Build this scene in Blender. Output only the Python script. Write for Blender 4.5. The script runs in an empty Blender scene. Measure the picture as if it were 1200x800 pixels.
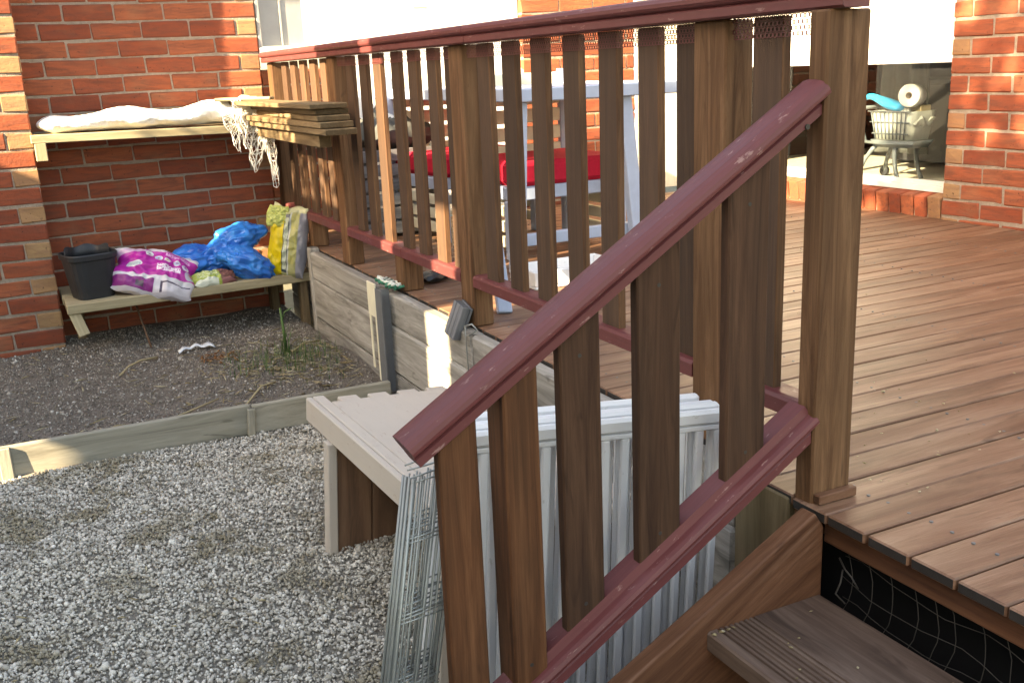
import bpy, bmesh, math, random
import numpy as np
from mathutils import Vector, Matrix, noise
random.seed(7)
rng = np.random.default_rng(7)
SC = bpy.context.scene
COL = SC.collection

# ---------------------------------------------------------------- camera, world, sun, exposure
cam_data = bpy.data.cameras.new("camera")
cam = bpy.data.objects.new("camera", cam_data)
COL.objects.link(cam)
CR = [[0.8937792181147544, -0.44646286787510425, -0.04277402102813958],
      [-0.15421462592135904, -0.21636119175068047, -0.9640568882883214],
      [0.42116096497433597, 0.8682503914844857, -0.26223024095043596]]
right, down, fwd = (Vector(r) for r in CR)
M = Matrix((right, -down, -fwd)).transposed().to_4x4()
M.translation = Vector((0, 0, 0.842))
cam.matrix_world = M
cam_data.sensor_width = 36
cam_data.lens = 36 * 1185.6 / 1200
cam_data.clip_start = 0.05
cam_data.clip_end = 2000
SC.camera = cam

TRAVEL = Vector((1.0, 0.26, -0.53)).normalized()          # direction the sunlight travels
SUN_EL = math.asin(-TRAVEL.z)
SUN_AZ = math.atan2(-TRAVEL.x, -TRAVEL.y)                  # clockwise from +Y
world = bpy.data.worlds.new("World")
SC.world = world
world.use_nodes = True
wn = world.node_tree
bgd = wn.nodes["Background"]
sky = wn.nodes.new("ShaderNodeTexSky")
sky.sky_type = 'NISHITA'
sky.sun_disc = False
sky.sun_elevation = SUN_EL
sky.sun_rotation = SUN_AZ
sky.dust_density = 2.0
wn.links.new(sky.outputs[0], bgd.inputs[0])
bgd.inputs[1].default_value = 0.15
sun_d = bpy.data.lights.new("sun", 'SUN')
sun_d.energy = 5.0
sun_d.angle = math.radians(0.5)
sun_d.color = (1.0, 0.9, 0.74)
sun = bpy.data.objects.new("sun", sun_d)
COL.objects.link(sun)
sun.rotation_euler = TRAVEL.to_track_quat('-Z', 'Y').to_euler()
SC.view_settings.view_transform = 'Standard'
SC.view_settings.look = 'None'
SC.view_settings.exposure = 2.75
SC.view_settings.use_white_balance = True
SC.view_settings.white_balance_temperature = 9100
SC.view_settings.gamma = 1.0

# ---------------------------------------------------------------- material helpers
class NT:
    def __init__(s, name):
        s.m = bpy.data.materials.new(name)
        s.m.use_nodes = True
        s.t = s.m.node_tree
        s.b = s.t.nodes["Principled BSDF"]
    def n(s, kind, **kw):
        nd = s.t.nodes.new(kind)
        for k, v in kw.items():
            setattr(nd, k, v)
        return nd
    def l(s, a, b):
        s.t.links.new(a, b)
    def coord(s, kind="Object", scale=(1, 1, 1), rand=True):
        tc = s.n("ShaderNodeTexCoord")
        mp = s.n("ShaderNodeMapping")
        mp.inputs["Scale"].default_value = scale
        if rand:
            oi = s.n("ShaderNodeObjectInfo")
            mu = s.n("ShaderNodeMath", operation='MULTIPLY')
            mu.inputs[1].default_value = 37.0
            s.l(oi.outputs["Random"], mu.inputs[0])
            ad = s.n("ShaderNodeVectorMath", operation='ADD')
            s.l(tc.outputs[kind], ad.inputs[0])
            s.l(mu.outputs[0], ad.inputs[1])
            s.l(ad.outputs[0], mp.inputs["Vector"])
        else:
            s.l(tc.outputs[kind], mp.inputs["Vector"])
        return mp.outputs[0]
    def noise(s, vec, scale, detail=4, rough=0.6, dist=0.0):
        nd = s.n("ShaderNodeTexNoise")
        nd.inputs["Scale"].default_value = scale
        nd.inputs["Detail"].default_value = detail
        nd.inputs["Roughness"].default_value = rough
        nd.inputs["Distortion"].default_value = dist
        s.l(vec, nd.inputs["Vector"])
        return nd.outputs["Fac"]
    def ramp(s, fac, stops):
        nd = s.n("ShaderNodeValToRGB")
        cr = nd.color_ramp
        while len(cr.elements) < len(stops):
            cr.elements.new(0.5)
        for e, (p, c) in zip(cr.elements, stops):
            e.position = p
            e.color = (*c, 1) if len(c) == 3 else c
        s.l(fac, nd.inputs[0])
        return nd.outputs[0]
    def mix(s, fac, a, b, blend='MIX'):
        nd = s.n("ShaderNodeMix", data_type='RGBA', blend_type=blend)
        for sock, v in ((nd.inputs["Factor"], fac), (nd.inputs["A"], a), (nd.inputs["B"], b)):
            pass
        fs = nd.inputs[0]; A = nd.inputs[6]; B = nd.inputs[7]
        for sock, v in ((fs, fac), (A, a), (B, b)):
            if hasattr(v, "links") or isinstance(v, bpy.types.NodeSocket):
                s.l(v, sock)
            elif isinstance(v, (tuple, list)):
                sock.default_value = (*v, 1) if len(v) == 3 else v
            else:
                sock.default_value = v
        return nd.outputs[2]
    def math(s, op, a, b=None):
        nd = s.n("ShaderNodeMath", operation=op)
        for i, v in enumerate((a, b)):
            if v is None:
                continue
            if isinstance(v, bpy.types.NodeSocket):
                s.l(v, nd.inputs[i])
            else:
                nd.inputs[i].default_value = v
        return nd.outputs[0]
    def rnd(s):
        return s.n("ShaderNodeObjectInfo").outputs["Random"]
    def bump(s, h, strength=0.3, dist=0.002):
        nd = s.n("ShaderNodeBump")
        nd.inputs["Strength"].default_value = strength
        nd.inputs["Distance"].default_value = dist
        s.l(h, nd.inputs["Height"])
        s.l(nd.outputs[0], s.b.inputs["Normal"])
    def out(s, color=None, rough=0.7, spec=0.4, metal=0.0):
        if color is not None:
            if isinstance(color, bpy.types.NodeSocket):
                s.l(color, s.b.inputs["Base Color"])
            else:
                s.b.inputs["Base Color"].default_value = (*color, 1)
        if isinstance(rough, bpy.types.NodeSocket):
            s.l(rough, s.b.inputs["Roughness"])
        else:
            s.b.inputs["Roughness"].default_value = rough
        s.b.inputs["Specular IOR Level"].default_value = spec
        s.b.inputs["Metallic"].default_value = metal
        return s.m

def wood(name, dark, mid, light, grain=60.0, rough=0.7, bump=0.35, spec=0.35, vary=0.35, stain=(0.05, 0.045, 0.04), stain_amt=0.35, endgrain=0.6, endcol=None, face=None):
    t = NT(name)
    v = t.coord("Object", (1.6, grain, grain))
    g = t.noise(v, 1.0, 8, 0.72, 0.9)
    col = t.ramp(g, [(0.34, dark), (0.5, mid), (0.68, light)])
    kn = t.noise(t.coord("Object", (5, 22, 22)), 1.0, 2, 0.4, 1.5)
    col = t.mix(t.math('MULTIPLY', t.ramp(kn, [(0.66, (0, 0, 0)), (0.74, (1, 1, 1))]), 0.55), col, tuple(x * 0.6 for x in dark))
    v2 = t.coord("Object", (2.2, 9, 9))
    big = t.noise(v2, 1.0, 4, 0.6)
    f = t.ramp(big, [(0.45, (0, 0, 0)), (0.75, (1, 1, 1))])
    f2 = t.math('MULTIPLY', f, stain_amt)
    col = t.mix(f2, col, stain)
    hsv = t.n("ShaderNodeHueSaturation")
    r = t.rnd()
    val = t.math('MULTIPLY_ADD', r, vary)
    val.node.inputs[2].default_value = 1 - vary / 2
    t.l(val, hsv.inputs["Value"])
    tcn = t.n("ShaderNodeTexCoord"); sx = t.n("ShaderNodeSeparateXYZ")
    t.l(tcn.outputs["Normal"], sx.inputs[0])
    endg = t.math('GREATER_THAN', t.math('ABSOLUTE', sx.outputs[0]), 0.9)
    if face is not None:
        fc = t.math('GREATER_THAN', t.math('ABSOLUTE', sx.outputs[2]), 0.8)
        wea = t.mix(0.72, col, face)
        col = t.mix(fc, col, wea)
    col = t.mix(t.math('MULTIPLY', endg, endgrain), col, endcol or tuple(x * 0.35 for x in mid))
    v3 = t.coord("Object", (30, 260, 260))
    t.l(col, hsv.inputs["Color"])
    fine = t.noise(v3, 1.0, 2, 0.5)
    h = t.math('ADD', g, t.math('MULTIPLY', fine, 0.35))
    t.bump(h, bump, 0.0025)
    rr = t.math('MULTIPLY_ADD', big, 0.3)
    rr.node.inputs[2].default_value = rough - 0.15
    return t.out(hsv.outputs[0], rr, spec)

def paint(name, col, worn, rough=0.45, bump=0.12, amount=0.62, spec=0.45, scale=14, grain=0.45):
    t = NT(name)
    v = t.coord("Object", (1, 1, 1))
    a = t.noise(v, scale, 6, 0.7, 0.4)
    f = t.ramp(a, [(amount, (0, 0, 0)), (amount + 0.14, (1, 1, 1))])
    b = t.noise(v, 3.0, 4, 0.6)
    c2 = t.mix(t.math('MULTIPLY', b, 0.55), col, tuple(x * 0.62 for x in col))
    c3 = t.mix(t.math('MULTIPLY', f, 0.6), c2, worn)
    fine = t.noise(v, 120, 3, 0.6)
    ch = t.noise(t.coord("Object", (22, 70, 70)), 1.0, 4, 0.7)
    c3 = t.mix(t.math('MULTIPLY', t.ramp(ch, [(0.635, (0, 0, 0)), (0.68, (1, 1, 1))]), 0.8), c3, worn)
    gr = t.noise(t.coord("Object", (3, 90, 90)), 1.0, 5, 0.7)
    c3 = t.mix(t.math('MULTIPLY', t.ramp(gr, [(0.45, (0, 0, 0)), (0.75, (1, 1, 1))]), grain), c3, tuple(x * 0.5 for x in col))
    t.bump(t.math('ADD', t.math('ADD', a, t.math('MULTIPLY', gr, grain * 2)), t.math('MULTIPLY', fine, 0.5)), bump, 0.003)
    rr = t.math('MULTIPLY_ADD', a, 0.4)
    rr.node.inputs[2].default_value = rough - 0.2
    return t.out(c3, rr, spec)

def brickmat(name, c0, c1, c2, streak):
    t = NT(name)
    r = t.rnd()
    base = t.ramp(r, [(0.0, c0), (0.5, c1), (1.0, c2)])
    v = t.coord("Object", (7, 26, 42))
    a = t.noise(v, 1.0, 5, 0.65, 0.8)
    f = t.ramp(a, [(0.40, (0, 0, 0)), (0.66, (1, 1, 1))])
    col = t.mix(t.math('MULTIPLY', f, 0.72), base, streak)
    v2 = t.coord("Object", (5, 6, 6))
    b = t.noise(v2, 1.0, 3, 0.5)
    pale = t.ramp(b, [(0.55, (0, 0, 0)), (0.8, (1, 1, 1))])
    col = t.mix(t.math('MULTIPLY', pale, 0.45), col, (0.30, 0.16, 0.09))
    v3 = t.coord("Object", (60, 60, 60))
    sp = t.noise(v3, 1.0, 2, 0.6)
    spots = t.ramp(sp, [(0.24, (1, 1, 1)), (0.33, (0, 0, 0))])
    col = t.mix(t.math('MULTIPLY', spots, 0.8), col, (0.04, 0.02, 0.015))
    t.bump(t.math('ADD', a, t.math('MULTIPLY', sp, 0.7)), 0.55, 0.004)
    return t.out(col, 0.85, 0.25)

def rough_stuff(name, stops, scale, rough=0.9, bump=0.6, detail=6, spec=0.2, dist=0.01):
    t = NT(name)
    v = t.coord("Object", (1, 1, 1), rand=False)
    a = t.noise(v, scale, detail, 0.7)
    col = t.ramp(a, stops)
    b = t.noise(v, scale * 6, 3, 0.6)
    t.bump(t.math('ADD', a, b), bump, dist)
    return t.out(col, rough, spec)

def island_mat(name, stops, rough=0.85, spec=0.3, patch=None):
    t = NT(name)
    g = t.n("ShaderNodeNewGeometry")
    col = t.ramp(g.outputs["Random Per Island"], stops)
    v = t.coord("Object", (1, 1, 1), rand=False)
    if patch:
        a = t.noise(v, 4.2, 8, 0.72)
        f = t.ramp(a, [(0.515, (0, 0, 0)), (0.60, (1, 1, 1))])
        col = t.mix(t.math('MULTIPLY', f, 0.72), col, patch)
        a2 = t.noise(v, 1.3, 3, 0.6)
        col = t.mix(t.math('MULTIPLY', t.ramp(a2, [(0.42, (0, 0, 0)), (0.7, (1, 1, 1))]), 0.35), col, (0.60, 0.55, 0.46))
    b = t.noise(v, 180, 3, 0.6)
    t.bump(b, 0.4, 0.002)
    return t.out(col, rough, spec)

def plain(name, col, rough=0.5, spec=0.4, metal=0.0, var=0.15, scale=20, bump=0.1):
    t = NT(name)
    v = t.coord("Object", (1, 1, 1))
    a = t.noise(v, scale, 4, 0.6)
    c = t.mix(a, tuple(x * (1 - var) for x in col), tuple(min(1, x * (1 + var)) for x in col))
    t.bump(a, bump, 0.003)
    return t.out(c, rough, spec, metal)

MAT = {}
MAT['post'] = wood("treated_pine", (0.066, 0.029, 0.013), (0.135, 0.066, 0.032), (0.225, 0.122, 0.064), grain=28, stain=(0.075, 0.040, 0.020), vary=0.3, stain_amt=0.6, bump=0.55, spec=0.2)
MAT['slat'] = wood("fence_slat_wood", (0.045, 0.021, 0.012), (0.115, 0.056, 0.029), (0.20, 0.107, 0.055), grain=44, stain=(0.05, 0.030, 0.02), vary=0.5, stain_amt=0.55, bump=0.5, spec=0.2, face=(0.058, 0.038, 0.028))
MAT['stair_slat'] = wood("stained_slat_wood", (0.034, 0.016, 0.010), (0.064, 0.031, 0.018), (0.10, 0.050, 0.029), grain=36, stain=(0.044, 0.028, 0.019), vary=0.3, bump=0.4, stain_amt=0.5, rough=0.75, spec=0.15)
MAT['stair_red'] = wood("reddish_slat_wood", (0.045, 0.016, 0.007), (0.105, 0.040, 0.017), (0.175, 0.072, 0.032), grain=32, stain=(0.045, 0.024, 0.012), vary=0.25, bump=0.45, stain_amt=0.6, rough=0.7, spec=0.2)
MAT['rail'] = paint("maroon_rail_paint", (0.145, 0.038, 0.038), (0.30, 0.17, 0.15), rough=0.5, amount=0.70, spec=0.35)
MAT['deck'] = wood("decking_wood", (0.092, 0.042, 0.023), (0.195, 0.103, 0.062), (0.31, 0.19, 0.125), grain=17, rough=0.48, bump=0.4, spec=0.42, stain=(0.15, 0.058, 0.028), vary=0.42, stain_amt=0.6, endgrain=1.0, endcol=(0.03, 0.026, 0.024))
MAT['joist'] = wood("joist_wood", (0.07, 0.025, 0.012), (0.11, 0.042, 0.02), (0.14, 0.06, 0.03), grain=30, stain=(0.03, 0.02, 0.015))
MAT['stringer'] = wood("stringer_wood", (0.075, 0.029, 0.014), (0.15, 0.066, 0.035), (0.24, 0.128, 0.08), grain=17, stain=(0.06, 0.024, 0.012), rough=0.6, bump=0.5, stain_amt=0.65, spec=0.25)
MAT['tread'] = wood("tread_wood", (0.062, 0.038, 0.028), (0.125, 0.080, 0.060), (0.20, 0.138, 0.106), grain=22, stain=(0.05, 0.031, 0.022), rough=0.65, bump=0.5, stain_amt=0.6, spec=0.25)
MAT['sleeper'] = wood("weathered_sleeper_wood", (0.135, 0.128, 0.115), (0.265, 0.252, 0.23), (0.41, 0.395, 0.365), grain=18, stain=(0.14, 0.132, 0.105), vary=0.22, bump=0.8, rough=0.9, spec=0.15)
MAT['edging'] = wood("edging_wood", (0.18, 0.168, 0.135), (0.285, 0.27, 0.22), (0.39, 0.37, 0.31), grain=20, stain=(0.17, 0.165, 0.12), vary=0.1, rough=0.9, spec=0.15, bump=0.6)
MAT['shelf'] = wood("raw_pine", (0.26, 0.21, 0.125), (0.36, 0.30, 0.19), (0.45, 0.385, 0.26), grain=24, stain=(0.20, 0.17, 0.11), vary=0.15, rough=0.8, spec=0.2)
MAT['stack'] = wood("offcut_timber", (0.10, 0.066, 0.036), (0.19, 0.13, 0.073), (0.29, 0.21, 0.125), grain=26, stain=(0.08, 0.07, 0.045), vary=0.4, rough=0.85, spec=0.2, stain_amt=0.5)
MAT['bench_paint'] = paint("pale_bench_paint", (0.56, 0.49, 0.42), (0.42, 0.33, 0.27), rough=0.75, amount=0.6, bump=0.12, scale=9, spec=0.25, grain=0.08)
MAT['bench_leg'] = wood("bench_leg_wood", (0.10, 0.052, 0.03), (0.17, 0.09, 0.052), (0.24, 0.135, 0.08), grain=20, stain=(0.05, 0.03, 0.02), stain_amt=0.5)
MAT['brick_red'] = brickmat("red_brick", (0.235, 0.055, 0.028), (0.30, 0.074, 0.036), (0.355, 0.104, 0.05), (0.135, 0.050, 0.034))
MAT['brick_tan'] = brickmat("tan_brick", (0.36, 0.22, 0.11), (0.34, 0.19, 0.095), (0.31, 0.15, 0.075), (0.22, 0.12, 0.075))
MAT['mortar'] = rough_stuff("mortar", [(0.3, (0.25, 0.195, 0.15)), (0.7, (0.39, 0.315, 0.25))], 40)
MAT['soil'] = rough_stuff("garden_soil", [(0.3, (0.15, 0.128, 0.108)), (0.6, (0.25, 0.218, 0.185)), (0.8, (0.34, 0.305, 0.265))], 16, bump=1.0, dist=0.03)
MAT['gravel_bed'] = rough_stuff("gravel_bed", [(0.3, (0.24, 0.215, 0.18)), (0.7, (0.40, 0.365, 0.31))], 60, bump=1.0)
MAT['green_board'] = wood("mossy_board", (0.09, 0.062, 0.032), (0.17, 0.125, 0.07), (0.25, 0.19, 0.115), grain=24, stain=(0.11, 0.10, 0.05), stain_amt=0.5, bump=0.4)
MAT['ground'] = rough_stuff("ground_dirt", [(0.3, (0.09, 0.085, 0.06)), (0.7, (0.17, 0.16, 0.11))], 3, bump=0.8)
MAT['stone'] = island_mat("gravel_stone", [(0.0, (0.22, 0.195, 0.16)), (0.25, (0.38, 0.35, 0.30)), (0.6, (0.50, 0.465, 0.41)), (0.9, (0.63, 0.595, 0.53)), (1.0, (0.78, 0.745, 0.67))], patch=(0.17, 0.13, 0.06))
MAT['chip'] = island_mat("soil_clod", [(0.0, (0.12, 0.10, 0.083)), (0.45, (0.24, 0.205, 0.172)), (0.86, (0.33, 0.295, 0.25)), (0.94, (0.46, 0.43, 0.385)), (1.0, (0.58, 0.55, 0.50))])
MAT['straw'] = island_mat("dry_straw", [(0.0, (0.20, 0.15, 0.075)), (0.6, (0.38, 0.31, 0.18)), (1.0, (0.5, 0.45, 0.33))])
MAT['grass'] = island_mat("green_blade", [(0.0, (0.045, 0.09, 0.03)), (0.6, (0.085, 0.15, 0.045)), (1.0, (0.19, 0.21, 0.08))], rough=0.6)
MAT['dead_leaf'] = island_mat("dead_leaf", [(0.0, (0.12, 0.05, 0.02)), (0.6, (0.24, 0.11, 0.045)), (1.0, (0.36, 0.22, 0.11))])
MAT['leaf'] = island_mat("tree_leaf", [(0.0, (0.04, 0.07, 0.02)), (1.0, (0.09, 0.13, 0.04))], rough=0.6)
MAT['white_metal'] = paint("white_powder_coat", (0.86, 0.87, 0.88), (0.6, 0.6, 0.58), rough=0.4, amount=0.70, bump=0.05, grain=0.05)
MAT['white_timber'] = plain("pale_blue_white_paint", (0.36, 0.43, 0.56), 0.5)
MAT['cream_timber'] = plain("cream_slat_paint", (0.72, 0.68, 0.52), 0.6)
MAT['red_cloth'] = plain("red_cushion_cloth", (0.46, 0.016, 0.04), 0.85, 0.15, var=0.2, scale=60, bump=0.3)
MAT['wire'] = plain("galvanised_wire", (0.30, 0.32, 0.31), 0.45, 0.5, 0.6)
MAT['net_wire'] = plain("rusty_netting_wire", (0.055, 0.05, 0.045), 0.6, 0.4, 0.3)
MAT['steel'] = plain("galvanised_steel", (0.17, 0.18, 0.19), 0.55, 0.4, 0.4, var=0.3, scale=8)
MAT['grey_weathered'] = wood("grey_block_wood", (0.10, 0.105, 0.11), (0.16, 0.165, 0.175), (0.24, 0.245, 0.255), grain=30, rough=0.9, spec=0.2)
MAT['black_plastic'] = plain("black_pot_plastic", (0.022, 0.024, 0.028), 0.5, 0.4, var=0.3)
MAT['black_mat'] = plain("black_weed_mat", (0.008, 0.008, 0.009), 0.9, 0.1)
MAT['cloth_white'] = plain("white_shade_cloth", (0.82, 0.81, 0.78), 0.9, 0.1, var=0.06, scale=160, bump=0.8)
MAT['cloth_lace'] = plain("white_lace_netting", (0.80, 0.79, 0.76), 0.9, 0.1, var=0.05)
MAT['cream_plastic'] = plain("cream_marker_plastic", (0.72, 0.68, 0.52), 0.5)
MAT['rope_green'] = plain("green_rope", (0.03, 0.19, 0.12), 0.7, var=0.5, scale=120)
MAT['rope_white'] = plain("white_rope", (0.62, 0.66, 0.60), 0.7)
MAT['blind'] = plain("white_blind_fabric", (0.88, 0.88, 0.86), 0.9, 0.1, var=0.03)
MAT['alu'] = plain("white_aluminium_frame", (0.66, 0.66, 0.63), 0.45, 0.5, var=0.12)
MAT['grey_alu'] = plain("grey_window_frame", (0.30, 0.30, 0.29), 0.5, 0.5)
MAT['cream_door'] = wood("cream_door_paint", (0.56, 0.53, 0.44), (0.64, 0.61, 0.51), (0.69, 0.66, 0.57), grain=14, stain=(0.5, 0.48, 0.40), vary=0.05, rough=0.6, bump=0.1)
MAT['tile'] = plain("cream_floor_tile", (0.50, 0.46, 0.38), 0.5, var=0.2, scale=4)
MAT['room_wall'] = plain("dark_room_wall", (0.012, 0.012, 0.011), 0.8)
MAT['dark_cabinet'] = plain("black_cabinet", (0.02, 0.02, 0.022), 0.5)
MAT['grey_cloth'] = plain("grey_towel_cloth", (0.10, 0.105, 0.10), 0.9, 0.1, var=0.4, scale=12, bump=0.8)
MAT['toy_grey'] = plain("grey_toy_plastic", (0.12, 0.14, 0.15), 0.45)
MAT['scoop_blue'] = plain("bright_blue_plastic", (0.0, 0.36, 0.66), 0.4, var=0.08)
MAT['paper'] = plain("white_tissue_paper", (0.74, 0.74, 0.72), 0.9, 0.1, var=0.04, bump=0.3)
MAT['card'] = plain("brown_card_core", (0.30, 0.25, 0.20), 0.9)
MAT['bag_film'] = plain("white_carrier_bag", (0.40, 0.42, 0.38), 0.35, 0.5, var=0.5, scale=9, bump=1.0)
MAT['weatherboard'] = plain("weatherboard_paint", (0.42, 0.39, 0.33), 0.7)
MAT['roof_tile'] = plain("dark_roof_tile", (0.10, 0.05, 0.04), 0.8)
MAT['bark'] = plain("bark", (0.10, 0.075, 0.05), 0.95, 0.1, var=0.4, scale=12, bump=1.0)
MAT['screw'] = plain("dark_screw", (0.05, 0.045, 0.04), 0.5, 0.4, 0.6)
MAT['rubbish'] = plain("white_rubbish_film", (0.66, 0.70, 0.74), 0.5)

def glassmat():
    t = NT("window_glass")
    tr = t.n("ShaderNodeBsdfTransparent")
    tr.inputs[0].default_value = (0.95, 0.97, 0.96, 1)
    gl = t.n("ShaderNodeBsdfGlossy")
    gl.inputs["Roughness"].default_value = 0.02
    fr = t.n("ShaderNodeFresnel")
    fr.inputs["IOR"].default_value = 1.5
    mx = t.n("ShaderNodeMixShader")
    geo = t.n("ShaderNodeNewGeometry"); inv = t.math('SUBTRACT', 1.0, geo.outputs['Backfacing'])
    t.l(t.math('MULTIPLY', fr.outputs[0], inv), mx.inputs[0]); t.l(tr.outputs[0], mx.inputs[1]); t.l(gl.outputs[0], mx.inputs[2])
    t.l(mx.outputs[0], t.t.nodes["Material Output"].inputs["Surface"])
    return t.m
MAT['glass'] = glassmat()

# ---------------------------------------------------------------- object helpers
def link(name, mesh, mat=None, parent=None, mw=None):
    o = bpy.data.objects.new(name, mesh)
    COL.objects.link(o)
    if mat is not None:
        m = MAT[mat] if isinstance(mat, str) else mat
        if mesh is not None and len(mesh.materials) == 0:
            mesh.materials.append(m)
        elif mesh is not None and mesh.materials[0] is not m:
            o.material_slots[0].link = 'OBJECT'
            o.material_slots[0].material = m
    mw = mw if mw is not None else Matrix.Identity(4)
    if parent is not None:
        o.parent = parent
        chain = parent_world(parent)
        o.matrix_basis = chain.inverted() @ mw
    else:
        o.matrix_basis = mw
    return o

def parent_world(o):
    return (parent_world(o.parent) @ o.matrix_basis) if o.parent else o.matrix_basis.copy()

def thing(name, label, cat, loc, rotz=0.0, group=None, tilt=None):
    mw = Matrix.Translation(Vector(loc)) @ Matrix.Rotation(rotz, 4, 'Z')
    if tilt is not None:
        mw = mw @ tilt
    o = link(name, None, None, None, mw)
    o.empty_display_size = 0.1
    return tag(o, label, cat, group)

def tag(o, label=None, cat=None, group=None, kind=None):
    if label: o["label"] = label
    if cat: o["category"] = cat
    if group: o["group"] = group
    if kind: o["kind"] = kind
    return o

_cache = {}
def box_mesh(l, w, t, bev=0.003, var=0):
    key = (round(l, 4), round(w, 4), round(t, 4), bev, var)
    if key in _cache:
        return _cache[key]
    bm = bmesh.new()
    bmesh.ops.create_cube(bm, size=1.0)
    for v in bm.verts:
        v.co = Vector((v.co.x * l, v.co.y * w, v.co.z * t))
    b = min(bev, 0.3 * min(l, w, t))
    if b > 0.0004:
        bmesh.ops.bevel(bm, geom=bm.edges[:], offset=b, segments=1, affect='EDGES', profile=0.5)
    if var:
        rr = random.Random(var)
        for v in bm.verts:
            v.co += Vector((rr.uniform(-1, 1), rr.uniform(-1, 1), rr.uniform(-1, 1))) * bev * 0.6
    me = bpy.data.meshes.new("box")
    bm.to_mesh(me); bm.free()
    _cache[key] = me
    return me

def frame(p, x, y):
    x = Vector(x).normalized(); y = Vector(y)
    z = x.cross(y).normalized(); y = z.cross(x)
    m = Matrix((x, y, z)).transposed().to_4x4()
    m.translation = Vector(p)
    return m

def board(name, p0, p1, wdir, w, t, mat, parent=None, bev=0.003, var=0):
    """a plank from p0 to p1 (centre line), w wide along wdir, t thick"""
    p0, p1 = Vector(p0), Vector(p1)
    mat_w = frame((p0 + p1) / 2, p1 - p0, wdir)
    return link(name, box_mesh((p1 - p0).length, w, t, bev, var), mat, parent, mat_w)

def block(name, lo, hi, mat, parent=None, bev=0.003, grain='X'):
    lo, hi = Vector(lo), Vector(hi)
    c = (lo + hi) / 2; d = hi - lo
    if grain == 'X':
        return board(name, (lo.x, c.y, c.z), (hi.x, c.y, c.z), (0, 1, 0), d.y, d.z, mat, parent, bev)
    if grain == 'Y':
        return board(name, (c.x, lo.y, c.z), (c.x, hi.y, c.z), (1, 0, 0), d.x, d.z, mat, parent, bev)
    return board(name, (c.x, c.y, lo.z), (c.x, c.y, hi.z), (1, 0, 0), d.x, d.y, mat, parent, bev)

def mesh_from(name, verts, faces, smooth=False):
    me = bpy.data.meshes.new(name)
    me.from_pydata([tuple(v) for v in verts], [], faces)
    me.update()
    bm = bmesh.new(); bm.from_mesh(me)
    bmesh.ops.recalc_face_normals(bm, faces=bm.faces[:])
    bm.to_mesh(me); bm.free()
    if smooth:
        me.polygons.foreach_set("use_smooth", [True] * len(me.polygons))
    return me

def prism_mesh(poly, length, smooth=False):
    """polygon in local YZ extruded along local X, centred on X"""
    n = len(poly)
    vs = [(-length / 2, y, z) for y, z in poly] + [(length / 2, y, z) for y, z in poly]
    fs = [(i, (i + 1) % n, n + (i + 1) % n, n + i) for i in range(n)]
    fs += [tuple(range(n - 1, -1, -1)), tuple(range(n, 2 * n))]
    return mesh_from("profile", vs, fs, smooth)

def tube_data(pts, r, sides=6, closed=False):
    pts = [Vector(p) for p in pts]
    V, F = [], []
    n = len(pts)
    for i, p in enumerate(pts):
        a = pts[max(i - 1, 0)]; b = pts[min(i + 1, n - 1)]
        if closed:
            a = pts[(i - 1) % n]; b = pts[(i + 1) % n]
        d = (b - a).normalized()
        u = d.orthogonal().normalized() if i == 0 else (u - d * u.dot(d)).normalized()
        w = d.cross(u)
        rr = r[i] if isinstance(r, (list, tuple)) else r
        for k in range(sides):
            an = 2 * math.pi * k / sides
            V.append(p + (u * math.cos(an) + w * math.sin(an)) * rr)
    m = n if closed else n - 1
    for i in range(m):
        for k in range(sides):
            j = (i + 1) % n
            F.append((i * sides + k, i * sides + (k + 1) % sides, j * sides + (k + 1) % sides, j * sides + k))
    if not closed:
        F.append(tuple(range(sides - 1, -1, -1)))
        F.append(tuple((n - 1) * sides + k for k in range(sides)))
    return V, F

def tubes(name, list_of, mat, parent=None, sides=6, smooth=True):
    V, F = [], []
    for pts, r in list_of:
        v, f = tube_data(pts, r, sides)
        o = len(V)
        V += v; F += [tuple(i + o for i in q) for q in f]
    pw = parent_world(parent) if parent else Matrix.Identity(4)
    return link(name, mesh_from(name, V, F, smooth), mat, parent, Matrix.Identity(4))

def cylinder(name, p0, p1, r, mat, parent=None, sides=10):
    p0, p1 = Vector(p0), Vector(p1)
    key = ('cyl', round((p1 - p0).length, 4), r, sides)
    if key not in _cache:
        L = (p1 - p0).length / 2
        v, f = tube_data([(-L, 0, 0), (L, 0, 0)], r, sides)
        _cache[key] = mesh_from("rod", v, f, False)
        for p in _cache[key].polygons:
            p.use_smooth = len(p.vertices) == 4
    d = p1 - p0
    return link(name, _cache[key], mat, parent, frame((p0 + p1) / 2, d, d.orthogonal()))

def islands(name, base_v, base_f, P, Rm, S, mat, kind='stuff', smooth=False):
    """joins many small copies of one shape: P (n,3), Rm (n,3,3), S (n,3)"""
    n = len(P); bv = np.asarray(base_v, float); k = len(bv)
    V = np.einsum('nij,nkj->nki', Rm, bv[None] * S[:, None, :]) + P[:, None, :]
    if k > 4:
        V += rng.normal(0, 1, V.shape) * S.mean(1)[:, None, None] * 0.13
    V = V.reshape(-1, 3)
    bf = np.asarray(base_f, int); fk = bf.shape[1]
    F = (bf[None] + (np.arange(n) * k)[:, None, None]).reshape(-1, fk)
    me = bpy.data.meshes.new(name)
    me.vertices.add(len(V)); me.vertices.foreach_set("co", V.ravel())
    me.loops.add(F.size); me.loops.foreach_set("vertex_index", F.ravel())
    me.polygons.add(len(F))
    me.polygons.foreach_set("loop_start", np.arange(len(F)) * fk)
    me.update(calc_edges=True); me.validate()
    o = link(name, me, mat)
    if kind: o["kind"] = kind
    return o

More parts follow.
